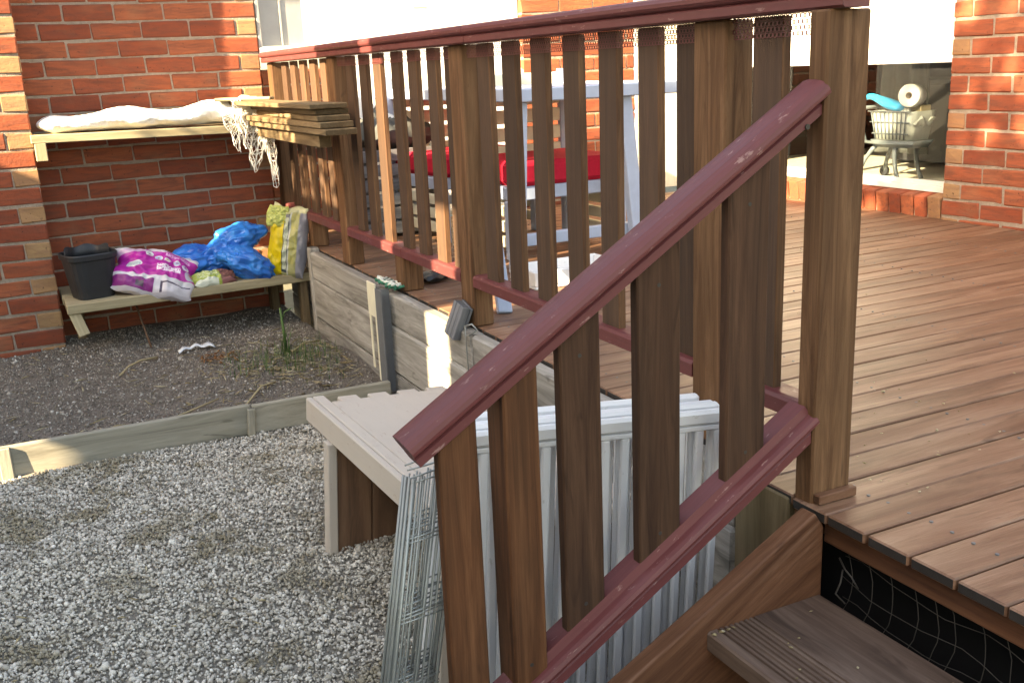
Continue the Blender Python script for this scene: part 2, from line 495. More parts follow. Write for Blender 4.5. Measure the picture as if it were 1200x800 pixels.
def rand_rot(n):
    q = rng.normal(size=(n, 4)); q /= np.linalg.norm(q, axis=1)[:, None]
    w, x, y, z = q.T
    return np.stack([np.stack([1-2*(y*y+z*z), 2*(x*y-z*w), 2*(x*z+y*w)], -1),
                     np.stack([2*(x*y+z*w), 1-2*(x*x+z*z), 2*(y*z-x*w)], -1),
                     np.stack([2*(x*z-y*w), 2*(y*z+x*w), 1-2*(x*x+y*y)], -1)], 1)

def yaw_rot(a, tilt):
    c, s = np.cos(a), np.sin(a); ct, st = np.cos(tilt), np.sin(tilt)
    z = np.zeros_like(a)
    return np.stack([np.stack([c*ct, -s, c*st], -1), np.stack([s*ct, c, s*st], -1), np.stack([-st, z, ct], -1)], 1)

def ico():
    bm = bmesh.new(); bmesh.ops.create_icosphere(bm, subdivisions=1, radius=1.0)
    v = [tuple(x.co) for x in bm.verts]; f = [tuple(q.index for q in p.verts) for p in bm.faces]
    bm.free(); return v, f
ICO_V, ICO_F = ico()
OCT_V = [(1,0,0),(-1,0,0),(0,1,0),(0,-1,0),(0,0,1),(0,0,-1)]
OCT_F = [(0,2,4),(2,1,4),(1,3,4),(3,0,4),(2,0,5),(1,2,5),(3,1,5),(0,3,5)]

# ================================================================ SETTING
bm = bmesh.new()
bmesh.ops.create_grid(bm, x_segments=40, y_segments=40, size=300)
me = bpy.data.meshes.new("ground"); bm.to_mesh(me); bm.free()
tag(link("ground", me, 'ground', None, Matrix.Translation((0, 0, -0.52))), kind='structure')

def sheet(name, x0, x1, y0, y1, z, amp, mat, step=0.04, freq=3.0):
    nx = int((x1 - x0) / step) + 1; ny = int((y1 - y0) / step) + 1
    V = [(x0 + (x1-x0)*i/nx, y0 + (y1-y0)*j/ny, 0) for j in range(ny+1) for i in range(nx+1)]
    V = [(x, y, z + amp * noise.noise(Vector((x*freq, y*freq, 3.1))) + 0.4*amp*noise.noise(Vector((x*freq*4, y*freq*4, 9.1)))) for x, y, _ in V]
    F = [(j*(nx+1)+i, j*(nx+1)+i+1, (j+1)*(nx+1)+i+1, (j+1)*(nx+1)+i) for j in range(ny) for i in range(nx)]
    return link(name, mesh_from(name, V, F, True), mat)

def gravel_z(x, y):
    return -0.454 + 0.013 * noise.noise(Vector((x*1.9, y*1.9, 0.5))) + 0.006 * noise.noise(Vector((x*6, y*6, 4.5)))
def soil_z(x, y):
    b = -0.405 + 0.018 * noise.noise(Vector((x*2.6, y*2.6, 7.7))) + 0.008 * noise.noise(Vector((x*9, y*9, 2.7)))
    m = max(0.0, 1 - ((x-0.95)**2 + (y-4.35)**2) / 0.25)
    return b + 0.03 * m - 0.02 * max(0, 4.1 - y)

V = []; nx, ny = 126, 156
for j in range(ny+1):
    for i in range(nx+1):
        x = -2.9 + 4.19*i/nx; y = -1.5 + 5.22*j/ny
        V.append((x, y, gravel_z(x, y) - 0.003))
F = [(j*(nx+1)+i, j*(nx+1)+i+1, (j+1)*(nx+1)+i+1, (j+1)*(nx+1)+i) for j in range(ny) for i in range(nx)]
tag(link("gravel_yard", mesh_from("gravel_yard", V, F, True), 'gravel_bed'), kind='structure')
V = []; nx, ny = 70, 60
for j in range(ny+1):
    for i in range(nx+1):
        x = -0.9 + 2.185*i/nx; y = 3.72 + 1.9*j/ny
        V.append((x, y, soil_z(x, y)))
F = [(j*(nx+1)+i, j*(nx+1)+i+1, (j+1)*(nx+1)+i+1, (j+1)*(nx+1)+i) for j in range(ny) for i in range(nx)]
tag(link("garden_bed", mesh_from("garden_bed", V, F, True), 'soil'), kind='structure')

# loose stones over the gravel yard
n = 98000
P = np.stack([rng.uniform(-0.95, 1.27, n), rng.uniform(1.45, 3.68, n), np.zeros(n)], 1)
P[:14000, 0] = rng.uniform(-1.6, 1.2, 14000); P[:14000, 1] = rng.uniform(0.3, 3.65, 14000)
P[:, 2] = [gravel_z(x, y) for x, y in P[:, :2]]
S = (0.0023 + 0.0042*rng.random((n, 1))**1.8 + 0.004*(rng.random((n, 1)) < 0.02)) * rng.uniform(0.6, 1.35, (n, 3)); S[:, 2] *= 0.8
P[:, 2] += rng.uniform(0, 0.006, n)
o = islands("gravel", ICO_V, ICO_F, P, rand_rot(n), S, 'stone')
o["label"] = "loose pale grey gravel stones covering the yard beside the stairs"

n = 130
P = np.stack([rng.uniform(-0.2, 1.1, n), rng.uniform(1.8, 3.6, n), np.zeros(n)], 1)
P[:45] = np.stack([rng.normal(0.86, 0.07, 45), rng.normal(2.38, 0.10, 45), np.zeros(45)], 1)
P[:, 2] = [gravel_z(x, y) + 0.010 for x, y in P[:, :2]]
S = np.stack([rng.uniform(0.004, 0.022, n), rng.uniform(0.001, 0.004, n), np.full(n, 0.0008)], 1)
o = islands("dry_leaf_bits", OCT_V, OCT_F, P, yaw_rot(rng.uniform(0, 6.3, n), rng.normal(0, 0.2, n)), S, 'straw')
o["label"] = "dry leaf and twig bits lying on the gravel"

# clods and bark bits over the garden bed
n = 17000
P = np.stack([rng.uniform(-0.6, 1.27, n), rng.uniform(3.73, 5.55, n), np.zeros(n)], 1)
P[:, 2] = [soil_z(x, y) + 0.002 for x, y in P[:, :2]]
S = rng.uniform(0.002, 0.0055, (n, 1)) * rng.uniform(0.5, 1.6, (n, 3))
big = rng.random(n) < 0.04; S[big] *= 1.9
o = islands("soil_crumbs", OCT_V, OCT_F, P, rand_rot(n), S, 'chip')
o["label"] = "dark crumbly soil and bark bits over the garden bed"

# dry straw, in a patch near the middle of the bed
n = 620
a = rng.normal(0, 1, (n, 2)) * [0.17, 0.20] + [0.98, 4.28]
far = rng.random(n) < 0.25
a[far] = np.stack([rng.uniform(-0.3, 1.2, far.sum()), rng.uniform(3.8, 5.2, far.sum())], 1)
a[:, 0] = np.minimum(a[:, 0], 1.22); a[:, 1] = np.maximum(a[:, 1], 3.76)
P = np.stack([a[:, 0], a[:, 1], [soil_z(x, y) + rng.uniform(0.004, 0.016) for x, y in a]], 1)
S = np.stack([rng.uniform(0.012, 0.05, n), rng.uniform(0.0009, 0.002, n), rng.uniform(0.0009, 0.0015, n)], 1)
o = islands("dry_straw", OCT_V, OCT_F, P, yaw_rot(rng.uniform(0, 6.3, n), rng.normal(0, 0.2, n)), S, 'straw')
o["label"] = "dry straw scattered over the garden bed"

n = 70
a = rng.normal(0, 1, (n, 2)) * [0.045, 0.06] + [0.74, 4.62]
P = np.stack([a[:, 0], a[:, 1], [soil_z(x, y) + 0.010 for x, y in a]], 1)
S = np.stack([rng.uniform(0.008, 0.02, n), rng.uniform(0.004, 0.010, n), np.full(n, 0.0012)], 1)
o = islands("brown_leaves", OCT_V, OCT_F, P, yaw_rot(rng.uniform(0, 6.3, n), rng.normal(0, 0.35, n)), S, 'dead_leaf')
o["label"] = "small heap of orange brown dead leaves on the soil by the white strip"
# grass blades
def blade_field(name, pts, h, w, mat):
    V, F = [], []
    for (x, y, z) in pts:
        hh = h * random.uniform(0.5, 1.25); an = random.uniform(0, 6.28); ln = random.uniform(0.1, 0.6) * hh
        d = Vector((math.cos(an), math.sin(an), 0)); s = Vector((-d.y, d.x, 0)) * w * random.uniform(.7, 1.3)
        b = Vector((x, y, z)); o = len(V)
        for k, q in enumerate((0, .4, .75, 1.0)):
            c = b + d * ln * q * q + Vector((0, 0, hh * (q - .25*q*q*random.random())))
            ww = s * (1 - q) if q else s
            V += [c - ww, c + ww] if q < 1 else [c]
        F += [(o, o+1, o+3, o+2), (o+2, o+3, o+5, o+4), (o+4, o+5, o+6)]
    return link(name, mesh_from(name, V, F, True), mat)
pts = []
for _ in range(330):
    x = random.gauss(1.0, 0.12); y = random.gauss(4.32, 0.13)
    if x < 1.22: pts.append((x, y, soil_z(x, y)))
o = blade_field("grass_tuft", pts, 0.085, 0.0018, 'grass')
tag(o, kind='stuff'); o["label"] = "sparse green grass growing through the straw in the bed"

# garden edging board
t = thing("garden_edging", "long grey timber edging board between the soil bed and the gravel", "garden edging", (0.4, 3.70, -0.45))
board("edging_board", (-0.9, 3.745, -0.405), (0.685, 3.705, -0.401), (0, 0, 1), 0.115, 0.028, 'edging', t)
board("edging_board", (0.69, 3.70, -0.403), (1.24, 3.69, -0.402), (0, 0, 1), 0.11, 0.028, 'edging', t)
board("peg", (0.672, 3.672, -0.50), (0.684, 3.672, -0.352), (1, 0, 0), 0.028, 0.02, 'edging', t)
board("peg", (-0.155, 3.70, -0.50), (-0.155, 3.71, -0.345), (1, 0, 0), 0.04, 0.025, 'edging', t)

# ================================================================ BRICKWORK
PITCH, BH = 0.0863, 0.0765
def brick_wall(root, udir, ndir, origin, u0, u1, z_joint, k0, k1, phase_even, phase_odd, edge=None, edge_short_odd=True, upitch=0.237, mortar_depth=0.11, kstuff=99, seed=1):
    """bricks laid along udir from u0 to u1; origin is the point u=0, z=0 on the face"""
    rr = random.Random(seed)
    u = Vector(udir); nrm = Vector(ndir); O = Vector(origin)
    stuffV, stuffF = [], []
    def lay(a, b, k, tan):
        L = b - a
        if L < 0.02: return
        z = z_joint + k * PITCH + PITCH / 2
        depth = 0.11
        c = O + u * ((a + b) / 2) - nrm * (depth / 2 + rr.uniform(-0.0015, 0.0015)) + Vector((0, 0, z + rr.uniform(-.001, .001)))
        m = frame(c, u, nrm)
        L = round(L, 2)
        if k >= kstuff:
            me = box_mesh(L, depth, BH, 0.005)
            o = len(stuffV)
            stuffV.extend([m @ v.co for v in me.vertices]); stuffF.extend([tuple(i + o for i in p.vertices) for p in me.polygons])
            return
        link("brick", box_mesh(L, depth, BH, 0.005, rr.randint(1, 3)), 'brick_tan' if tan else 'brick_red', root, m)
    for k in range(k0, k1):
        odd = k % 2
        heads = []
        ph = phase_odd if odd else phase_even
        x = ph
        while x > u0: x -= upitch
        cuts = [u0]
        x += upitch
        while x < u1 - 0.04:
            if x > u0 + 0.04: cuts.append(x)
            x += upitch
        cuts.append(u1)
        for i in range(len(cuts) - 1):
            a = cuts[i] + (0.005 if i else 0); b = cuts[i+1] - (0.005 if i < len(cuts) - 2 else 0)
            L = b - a
            tan = (edge == 'hi' and i == len(cuts) - 2 and L < 0.13) or (edge == 'lo' and i == 0 and L < 0.13) or (edge == 'both' and L < 0.13)
            lay(a, b, k, tan and rr.random() < 0.85)
    zlo = z_joint + k0 * PITCH; zhi = z_joint + k1 * PITCH
    c0 = O + u * (u0 + 0.002) - nrm * 0.0045; c1 = O + u * (u1 - 0.002) - nrm * (mortar_depth + 0.03)
    lo = Vector((min(c0.x, c1.x), min(c0.y, c1.y), zlo)); hi = Vector((max(c0.x, c1.x), max(c0.y, c1.y), zhi))
    block("mortar", lo, hi, 'mortar', root, 0.0)
    if stuffV:
        s = link("upper_bricks", mesh_from("upper_bricks", stuffV, stuffF), 'brick_red', root)
        s["kind"] = 'stuff'

ZJ = -0.391
pier = thing("brick_pier", "sunlit brick pier at the left edge beside the two shelves", "brick pier", (-0.2, 5.36, -0.45))
brick_wall(pier, (1, 0, 0), (0, -1, 0), (0, 5.34, 0), -1.2, 0.135, ZJ, -1, 30, 0.135 - 0.227, 0.022, edge='hi', mortar_depth=0.22, kstuff=19, seed=3)
recess = thing("brick_wall", "shaded red brick wall behind the two shelves with the cloth and bags", "brick wall", (0.7, 5.61, -0.45))
brick_wall(recess, (1, 0, 0), (0, -1, 0), (0, 5.6, 0), 0.137, 1.30, 0.103 - 6*PITCH, 0, 30, 0.362, 0.244, edge='hi', kstuff=20, seed=4)
back = thing("brick_wall", "orange sunlit brick wall seen through the slats between white window and cream door", "brick wall", (3.3, 5.61, 0.0))
brick_wall(back, (1, 0, 0), (0, -1, 0), (0, 5.6, 0), 2.875, 3.66, 0.103 - 2*PITCH, 0, 24, 3.13, 3.25, kstuff=16, seed=5)
rpier = thing("brick_pier", "red brick pier at the right edge beside the glass door", "brick pier", (4.25, 3.1, -0.02))
brick_wall(rpier, (0, 1, 0), (-1, 0, 0), (4.2, 0, 0), 2.0, 3.618, 0.017 - 0.0863, 0, 26, 3.515, 3.395, edge='hi', mortar_depth=0.11, upitch=0.243, kstuff=17, seed=6)
# plain house body behind and above the openings (wall above the doors and windows, end return)
body = thing("house_body", "rendered house wall above the glass door and white window", "house", (3, 5.9, 2.1))
block("wall", (1.302, 5.61, 2.12), (4.2, 5.75, 2.4), 'mortar', body)
block("wall", (4.21, 3.62, 2.12), (4.34, 5.59, 2.4), 'mortar', body)
block("wall", (4.21, 5.522, -0.02), (4.34, 5.598, 2.115), 'cream_door', body)
block("roof", (-3.0, 5.05, 2.42), (7.5, 9.0, 2.54), 'roof_tile', body)
block("roof", (3.7, -3.0, 2.425), (7.5, 5.04, 2.535), 'roof_tile', body)

# rowlock brick sill beneath the glass door
sill = thing("brick_sill", "row of red bricks on edge under the glass door", "brick sill", (4.25, 4.5, 0.0))
y = 3.63
i = 0
while y < 5.52:
    m = frame((4.265, y + 0.038, 0.062), (-1, 0, -0.16), (0, 1, 0))
    link("brick", box_mesh(0.135, 0.077, 0.11, 0.005, 1 + i % 3), 'brick_red' if i % 7 else 'brick_tan', sill, m)
    y += 0.0865; i += 1
block("mortar", (4.215, 3.62, -0.03), (4.345, 5.55, 0.095), 'mortar', sill, 0)

# sliding glass door on the right
door = thing("sliding_door", "glass sliding door with a white blind pulled halfway down, by the brick pier", "glass door", (4.30, 4.5, 0.12))
block("bottom_track", (4.262, 3.622, 0.121), (4.36, 5.52, 0.152), 'alu', door, 0.002, 'Y')
block("track_lip", (4.275, 3.622, 0.1525), (4.287, 5.52, 0.178), 'alu', door, 0.002, 'Y')
block("frame_post", (4.29, 3.622, 0.153), (4.34, 3.662, 2.1), 'grey_alu', door, 0.002, 'Z')
block("frame_post", (4.29, 4.62, 0.153), (4.34, 4.67, 2.1), 'grey_alu', door, 0.002, 'Z')
block("frame_post", (4.29, 5.48, 0.153), (4.34, 5.52, 2.1), 'grey_alu', door, 0.002, 'Z')
block("pane", (4.312, 3.663, 0.153), (4.318, 4.619, 2.1), 'glass', door, 0)
block("pane", (4.312, 4.671, 0.153), (4.318, 5.479, 2.1), 'glass', door, 0)
block("blind", (4.292, 3.664, 0.766), (4.300, 4.618, 2.1), 'blind', door, 0.001)
block("blind", (4.292, 4.672, 0.770), (4.300, 5.478, 2.1), 'blind', door, 0.001)
# the room behind
fl = link("room_floor", box_mesh(3.2, 3.0, 0.04, 0), 'tile', None, Matrix.Translation((5.97, 4.4, 0.10)))
tag(fl, kind='structure')
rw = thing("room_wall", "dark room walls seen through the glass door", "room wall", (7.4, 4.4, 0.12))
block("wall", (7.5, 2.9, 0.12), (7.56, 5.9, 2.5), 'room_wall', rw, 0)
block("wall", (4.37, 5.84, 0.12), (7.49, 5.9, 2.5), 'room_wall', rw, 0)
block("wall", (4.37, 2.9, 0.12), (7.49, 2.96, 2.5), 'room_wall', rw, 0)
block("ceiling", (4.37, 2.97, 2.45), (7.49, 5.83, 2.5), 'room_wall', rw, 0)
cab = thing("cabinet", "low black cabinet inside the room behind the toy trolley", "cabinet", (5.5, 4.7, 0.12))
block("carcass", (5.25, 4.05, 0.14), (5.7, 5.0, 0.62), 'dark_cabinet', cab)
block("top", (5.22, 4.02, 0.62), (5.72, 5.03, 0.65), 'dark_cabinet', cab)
shl = thing("shelf_unit", "grey slatted shelf unit inside the room beside the brick pier", "shelf", (5.1, 4.0, 0.12))
for k in range(6):
    block("slat", (5.0, 3.72, 0.60 + 0.05*k), (5.25, 4.22, 0.615 + 0.05*k), 'toy_grey', shl, 0.002)
for yy in (3.74, 4.2):
    block("upright", (5.1, yy - .02, 0.125), (5.14, yy + .02, 0.93), 'dark_cabinet', shl, 0.002)
# towel hanging indoors
V, F = [], []
for j in range(13):
    for i in range(17):
        yv = 4.38 + 0.32 * i / 16; z = 0.95 - 0.72 * j / 12
        V.append((4.9 + 0.03 * math.sin(i * 1.1) * (0.3 + j/12), yv + 0.06 * (i/16 - .5) * j/12, z))
for j in range(12):
    for i in range(16):
        a = j*17 + i; F.append((a, a+1, a+18, a+17))
tw = link("towel", mesh_from("towel", V, F, True), 'grey_cloth')
tw.modifiers.new("thick", 'SOLIDIFY').thickness = 0.006
tag(tw, "grey towel hanging inside the glass door behind the toy trolley", "towel")
rail = cylinder("towel_rail", (4.9, 4.3, 0.955), (4.9, 4.8, 0.955), 0.008, 'alu')
tag(rail, "thin pale rail holding the grey towel indoors", "towel rail")

# white window / blind wall facing the camera at the back
win = thing("window", "white blinded window with a grey end pane above the fence rail", "window", (2.1, 5.62, 0.0))
block("grey_pane", (1.325, 5.640, 1.0), (1.56, 5.648, 2.1), 'grey_alu', win, 0.001)
block("frame", (1.303, 5.60, 0.955), (1.672, 5.66, 0.992), 'alu', win)
block("blind", (1.565, 5.643, 0.995), (1.672, 5.651, 2.1), 'blind', win, 0.001)
block("frame", (1.303, 5.605, 0.994), (1.324, 5.66, 2.1), 'grey_alu', win)
block("mullion", (1.435, 5.632, 0.995), (1.445, 5.6395, 2.1), 'grey_alu', win, 0.001)
block("blind", (1.675, 5.645, 0.03), (2.30, 5.653, 2.1), 'blind', win, 0.001)
block("blind", (2.306, 5.645, 0.03), (2.80, 5.653, 2.1), 'blind', win, 0.001)
block("blind", (2.806, 5.645, 0.03), (2.87, 5.653, 2.1), 'blind', win, 0.001)
brick_wall(recess, (1, 0, 0), (0, -1, 0), (0, 5.615, 0), 1.304, 1.67, 0.103 - 2*PITCH, 0, 11, 1.40, 1.52, seed=9)
block("torn_flap", (2.175, 5.63, 1.185), (2.30, 5.636, 2.1), 'cream_door', win, 0.001)
block("frame", (1.675, 5.60, 0.0), (2.873, 5.66, 0.028), 'alu', win)
cdoor = thing("cream_door", "cream painted door at the back corner of the deck seen through the slats", "door", (3.92, 5.6, 0.0))
block("panel", (3.69, 5.62, 0.02), (4.19, 5.66, 2.1), 'cream_door', cdoor, 0.003, 'Z')
block("frame", (3.663, 5.60, 0.02), (3.689, 5.67, 2.11), 'alu', cdoor, 0.003, 'Z')

# ================================================================ DECK
deck = thing("deck", "brown timber deck with boards running from the stairs to the brick wall", "deck", (2.7, 2.4, 0.0))
rr = random.Random(5)
for k in range(-13, 45):
    ya = 1.226 + 0.0975 * k + 0.0025; yb = ya + 0.0925
    if yb > 5.58: break
    x0 = 1.288 + rr.uniform(-.003, .003) if ya < 1.425 else 1.341
    x1 = 4.198 if yb < 3.62 else 4.212
    z = rr.uniform(-0.0012, 0.0012)
    board("deck_board", (x0, (ya+yb)/2, -0.011 + z), (x1, (ya+yb)/2, -0.011 + z), (0, 1, 0), yb - ya, 0.022, 'deck', deck, 0.003)
block("bearer", (1.315, -0.7, -0.078), (1.355, 1.36, -0.0235), 'joist', deck, 0.003, 'Y')
for xx in (1.9, 2.5, 3.1, 3.7):
    block("joist", (xx, -0.7, -0.12), (xx + .045, 5.55, -0.0245), 'joist', deck, 0.0, 'Y')
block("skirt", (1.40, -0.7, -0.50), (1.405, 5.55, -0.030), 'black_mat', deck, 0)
V, F = [], []
for k in range(-13, 45):
    for xx in (1.42, 1.92, 2.52, 3.12, 3.72):
        for off in (0.022, 0.072):
            if 1.226 + 0.0975*k + off > 5.55: continue
            o = len(V); cxs = xx + rr.uniform(-.006, .006); cys = 1.2285 + 0.0975*k + off + rr.uniform(-.003, .003)
            V += [(cxs + 0.0036*math.cos(a*math.pi/3), cys + 0.0036*math.sin(a*math.pi/3), 0.0016) for a in range(6)]
            V += [(cxs + 0.0036*math.cos(a*math.pi/3), cys + 0.0036*math.sin(a*math.pi/3), -0.004) for a in range(6)]
            F.append(tuple(range(o, o+6))); F += [(o+a, o+(a+1) % 6, o+6+(a+1) % 6, o+6+a) for a in range(6)]
sc = link("screw_heads", mesh_from("screw_heads", V, F), 'steel', deck); sc["kind"] = 'stuff'
# bits of leaf and grit on the boards
n = 150
P = np.stack([rng.uniform(1.35, 4.0, n), rng.uniform(0.9, 3.6, n), np.full(n, 0.0035)], 1)
P[60:85] = np.stack([rng.uniform(1.03, 1.27, 25), rng.uniform(0.6, 1.3, 25), np.full(25, -0.1695)], 1); P[60:68, 1] = 1.32; P[60:68, 0] = rng.uniform(1.02, 1.09, 8)
P[:60, 0] = rng.uniform(1.4, 2.0, 60); P[:60, 1] = rng.uniform(1.3, 2.0, 60)
S = rng.uniform(0.002, 0.0055, (n, 1)) * np.stack([rng.uniform(.7, 1.7, n), rng.uniform(.5, 1, n), np.full(n, .3)], 1)
o = islands("leaf_litter", OCT_V, OCT_F, P, yaw_rot(rng.uniform(0, 6.3, n), rng.normal(0, .1, n)), S, 'straw')
o["label"] = "scattered pale leaf bits on the deck boards"

# ================================================================ RETAINING WALL
rw_ = thing("retaining_wall", "weathered grey sleeper wall holding up the deck beside the garden bed", "retaining wall", (1.27, 3.4, -0.45))
for (ya, yb, zt) in ((1.60, 2.955, -0.004), (2.965, 4.90, -0.001)):
    z = zt; hts = (0.138, 0.196, 0.16)
    for k, h in enumerate(hts):
        lo, hi = z - h, z - 0.004
        board("sleeper", (1.313 - 0.002*k, ya, (lo+hi)/2), (1.313 - 0.002*k, yb, (lo+hi)/2), (0, 0, 1), hi - lo, 0.048, 'sleeper', rw_, 0.006, 1 + k)
        z = lo
block("end_board", (1.287, 1.43, -0.48), (1.335, 1.597, -0.006), 'green_board', rw_, 0.005, 'Z')
for k, (za_, zb_) in enumerate(((-0.138, -0.026), (-0.334, -0.142), (-0.50, -0.338))):
    block("sleeper", (1.345, 4.97, za_), (1.39, 5.595, zb_), 'sleeper', rw_, 0.005, 'Y')
block("corner_post", (1.287, 4.905, -0.48), (1.337, 4.965, 0.012), 'sleeper', rw_, 0.006, 'Z')
st = thing("wall_post", "dark steel post standing against the sleeper wall under the green rope", "post", (1.2570, 3.75, -0.47))
block("web", (1.2470, 3.752, -0.47), (1.2880, 3.760, 0.012), 'steel', st, 0.001, 'Z')
block("flange", (1.2400, 3.72, -0.47), (1.2470, 3.79, 0.012), 'steel', st, 0.001, 'Z')
mk = thing("marker_stake", "cream two pronged plastic stake clipped to the sleeper wall", "stake", (1.2770, 3.86, -0.45))
block("plate", (1.2640, 3.865, -0.13), (1.2720, 3.965, 0.012), 'cream_plastic', mk, 0.002, 'Z')
block("prong", (1.2660, 3.945, -0.36), (1.2720, 3.963, -0.13), 'cream_plastic', mk, 0.002, 'Z')
block("prong", (1.2660, 3.872, -0.40), (1.2720, 3.890, -0.13), 'cream_plastic', mk, 0.002, 'Z')
# rope bundle
strands = []
for k in range(7):
    ph = k * 0.9
    pts = [(1.2870 + 0.016*math.sin(s*2.1+ph) + 0.012*(k % 3), 3.68 + 0.19*s/14, 0.020 + 0.006*(k//3) + 0.010*abs(math.sin(s*1.3+ph))) for s in range(15)]
    strands.append((pts, 0.0055))
rp = thing("rope_bundle", "green and white rope coil lying on top of the steel post", "rope", (1.2920, 3.78, 0.01))
tubes("green_strands", strands[:5], 'rope_green', rp)
tubes("white_strands", strands[5:], 'rope_white', rp)
gb = thing("grey_block", "tilted grey ribbed block leaning on the sleeper wall by the fence post", "block", (1.2770, 3.07, -0.03))
ax = Vector((0.03, -0.035, 0.115))
p0 = Vector((1.2700, 3.085, -0.035))
for k in range(3):
    off = Vector((0, 0.026 * (k - 1), 0.004*(k - 1)))
    board("rib", p0 + off, p0 + off + ax, (0, 1, 0.3), 0.023, 0.028, 'grey_weathered', gb, 0.002)
board("backing", p0 + Vector((0.02, 0, 0)), p0 + ax + Vector((0.02, 0, -0.004)), (0, 1, 0.3), 0.075, 0.010, 'grey_weathered', gb, 0.002)
# tie wire
wr = tubes("tie_wire", [([(1.2820, 3.0, 0.01), (1.2800, 2.99, 0.02), (1.2780, 2.985, -0.02), (1.2800, 2.985, -0.10), (1.2820, 2.986, -0.17)], 0.002),
                        ([(1.2870, 3.01, 0.012), (1.2920, 2.96, 0.03), (1.3020, 2.94, 0.012), (1.2840, 2.97, -0.01)], 0.003)], 'wire')
tag(wr, "thin tie wire looped over the joint of the sleeper wall", "wire")

# ================================================================ DECK BALUSTRADE
FX = 1.33
bal = thing("deck_balustrade", "long brown slatted deck balustrade with maroon rails along the sleeper wall", "balustrade", (1.37, 3.4, 0.0))
CAPPROF = [(0.012, 0.0), (0.008, 0.004), (0.008, 0.020), (0.013, 0.024), (0.004, 0.028), (0.0, 0.034), (0.0, 0.042), (0.005, 0.050), (0.014, 0.054), (0.03, 0.0555),
           (0.052, 0.0555), (0.066, 0.053), (0.074, 0.046), (0.076, 0.036), (0.070, 0.028), (0.063, 0.024), (0.068, 0.018), (0.068, 0.0)]
def rail_piece(name, p0, p1, front, prof, mat, parent):
    """front = direction the profile's t axis runs (from front face to back)"""
    p0, p1 = Vector(p0), Vector(p1)
    m = frame((p0 + p1) / 2, p1 - p0, front)
    up = m.col[2].to_3d()
    pr = prof if up.z > 0 else [(a, -b) for a, b in prof]
    return link(name, prism_mesh(pr, (p1 - p0).length), mat, parent, m)
CX = 1.295
for ya, yb in ((1.352, 2.93), (2.933, 3.93), (3.933, 5.598)):
    rail_piece("top_rail", (CX, ya, 0.914), (CX, yb, 0.914), (1, 0, 0), CAPPROF, 'rail', bal)
block("corner_post", (1.295, 1.376, -0.075), (1.394, 1.424, 0.913), 'post', bal, 0.004, 'Z')
block("base_trim", (1.300, 1.358, 0.001), (1.396, 1.375, 0.020), 'stringer', bal, 0.002)
for ya, yb, zb in ((1.70, 1.808, 0.001), (3.02, 3.122, 0.001), (4.39, 4.49, 0.001), (5.49, 5.585, 0.001)):
    block("post", (FX, ya, zb), (FX + 0.072, yb, 0.913), 'post', bal, 0.004, 'Z')
block("rail_support", (FX + .004, 3.70, 0.001), (FX + 0.088, 3.79, 0.138), 'post', bal, 0.004, 'Z')
block("rail_support", (FX + .004, 5.0, 0.001), (FX + 0.088, 5.08, 0.138), 'post', bal, 0.004, 'Z')
LPROF = [(0.0, 0.0), (0.0, 0.030), (0.005, 0.037), (0.014, 0.039), (0.058, 0.039), (0.066, 0.034), (0.066, 0.0)]
for ya, yb in ((1.426, 1.699), (1.809, 3.019), (3.123, 3.7), (3.703, 4.389), (4.491, 5.489)):
    rail_piece("bottom_rail", (FX, ya, 0.139), (FX, yb, 0.139), (1, 0, 0), LPROF, 'rail', bal)
slats = [(1.553, 1.640)]
for yl in (1.895, 2.05, 2.225, 2.40, 2.587, 2.766, 2.94, 3.205, 3.36, 3.545, 3.72, 3.925, 4.10, 4.275, 4.66, 4.835, 5.01, 5.185, 5.36):
    slats.append((yl - 0.081, yl + 0.003))
for i, (ya, yb) in enumerate(slats):
    q = (ya + yb) / 2
    board("slat", (FX + 0.03, q + rr.uniform(-.004, .004), 0.160), (FX + 0.03, q + rr.uniform(-.004, .004), 0.912), (0, 1, 0), yb - ya + rr.uniform(-.003, .003), 0.021, 'slat', bal, 0.002)
# perforated strap under the top rail
def perforated(y0, y1, z0, z1, x):
    V, F = [], []
    pz = (z1 - z0) / 4; py = 0.0115
    for r in range(4):
        n = int((y1 - y0) / py)
        for i in range(n):
            cy = y0 + (i + 0.5 + (0.5 if r % 2 else 0)) * py; cz = z0 + (r + .5) * pz
            o = len(V)
            for k in range(6):
                a = math.pi / 3 * k + math.pi / 6
                V.append((x, cy + 0.0036*math.cos(a), cz + 0.0036*math.sin(a)))
            for k in range(6):
                a = math.pi / 3 * k + math.pi / 6
                V.append((x, cy + max(-py/2, min(py/2, py*0.66*math.cos(a))), cz + max(-pz/2, min(pz/2, pz*0.62*math.sin(a)*1.2))))
            for k in range(6):
                F.append((o+k, o+(k+1) % 6, o+6+(k+1) % 6, o+6+k))
    return mesh_from("perforated_strap", V, F)
for ya, yb in ((1.43, 1.695), (1.812, 3.015), (3.127, 4.385)):
    link("perforated_strap", perforated(ya, yb, 0.872, 0.914, FX + 0.0175), 'rail', bal)

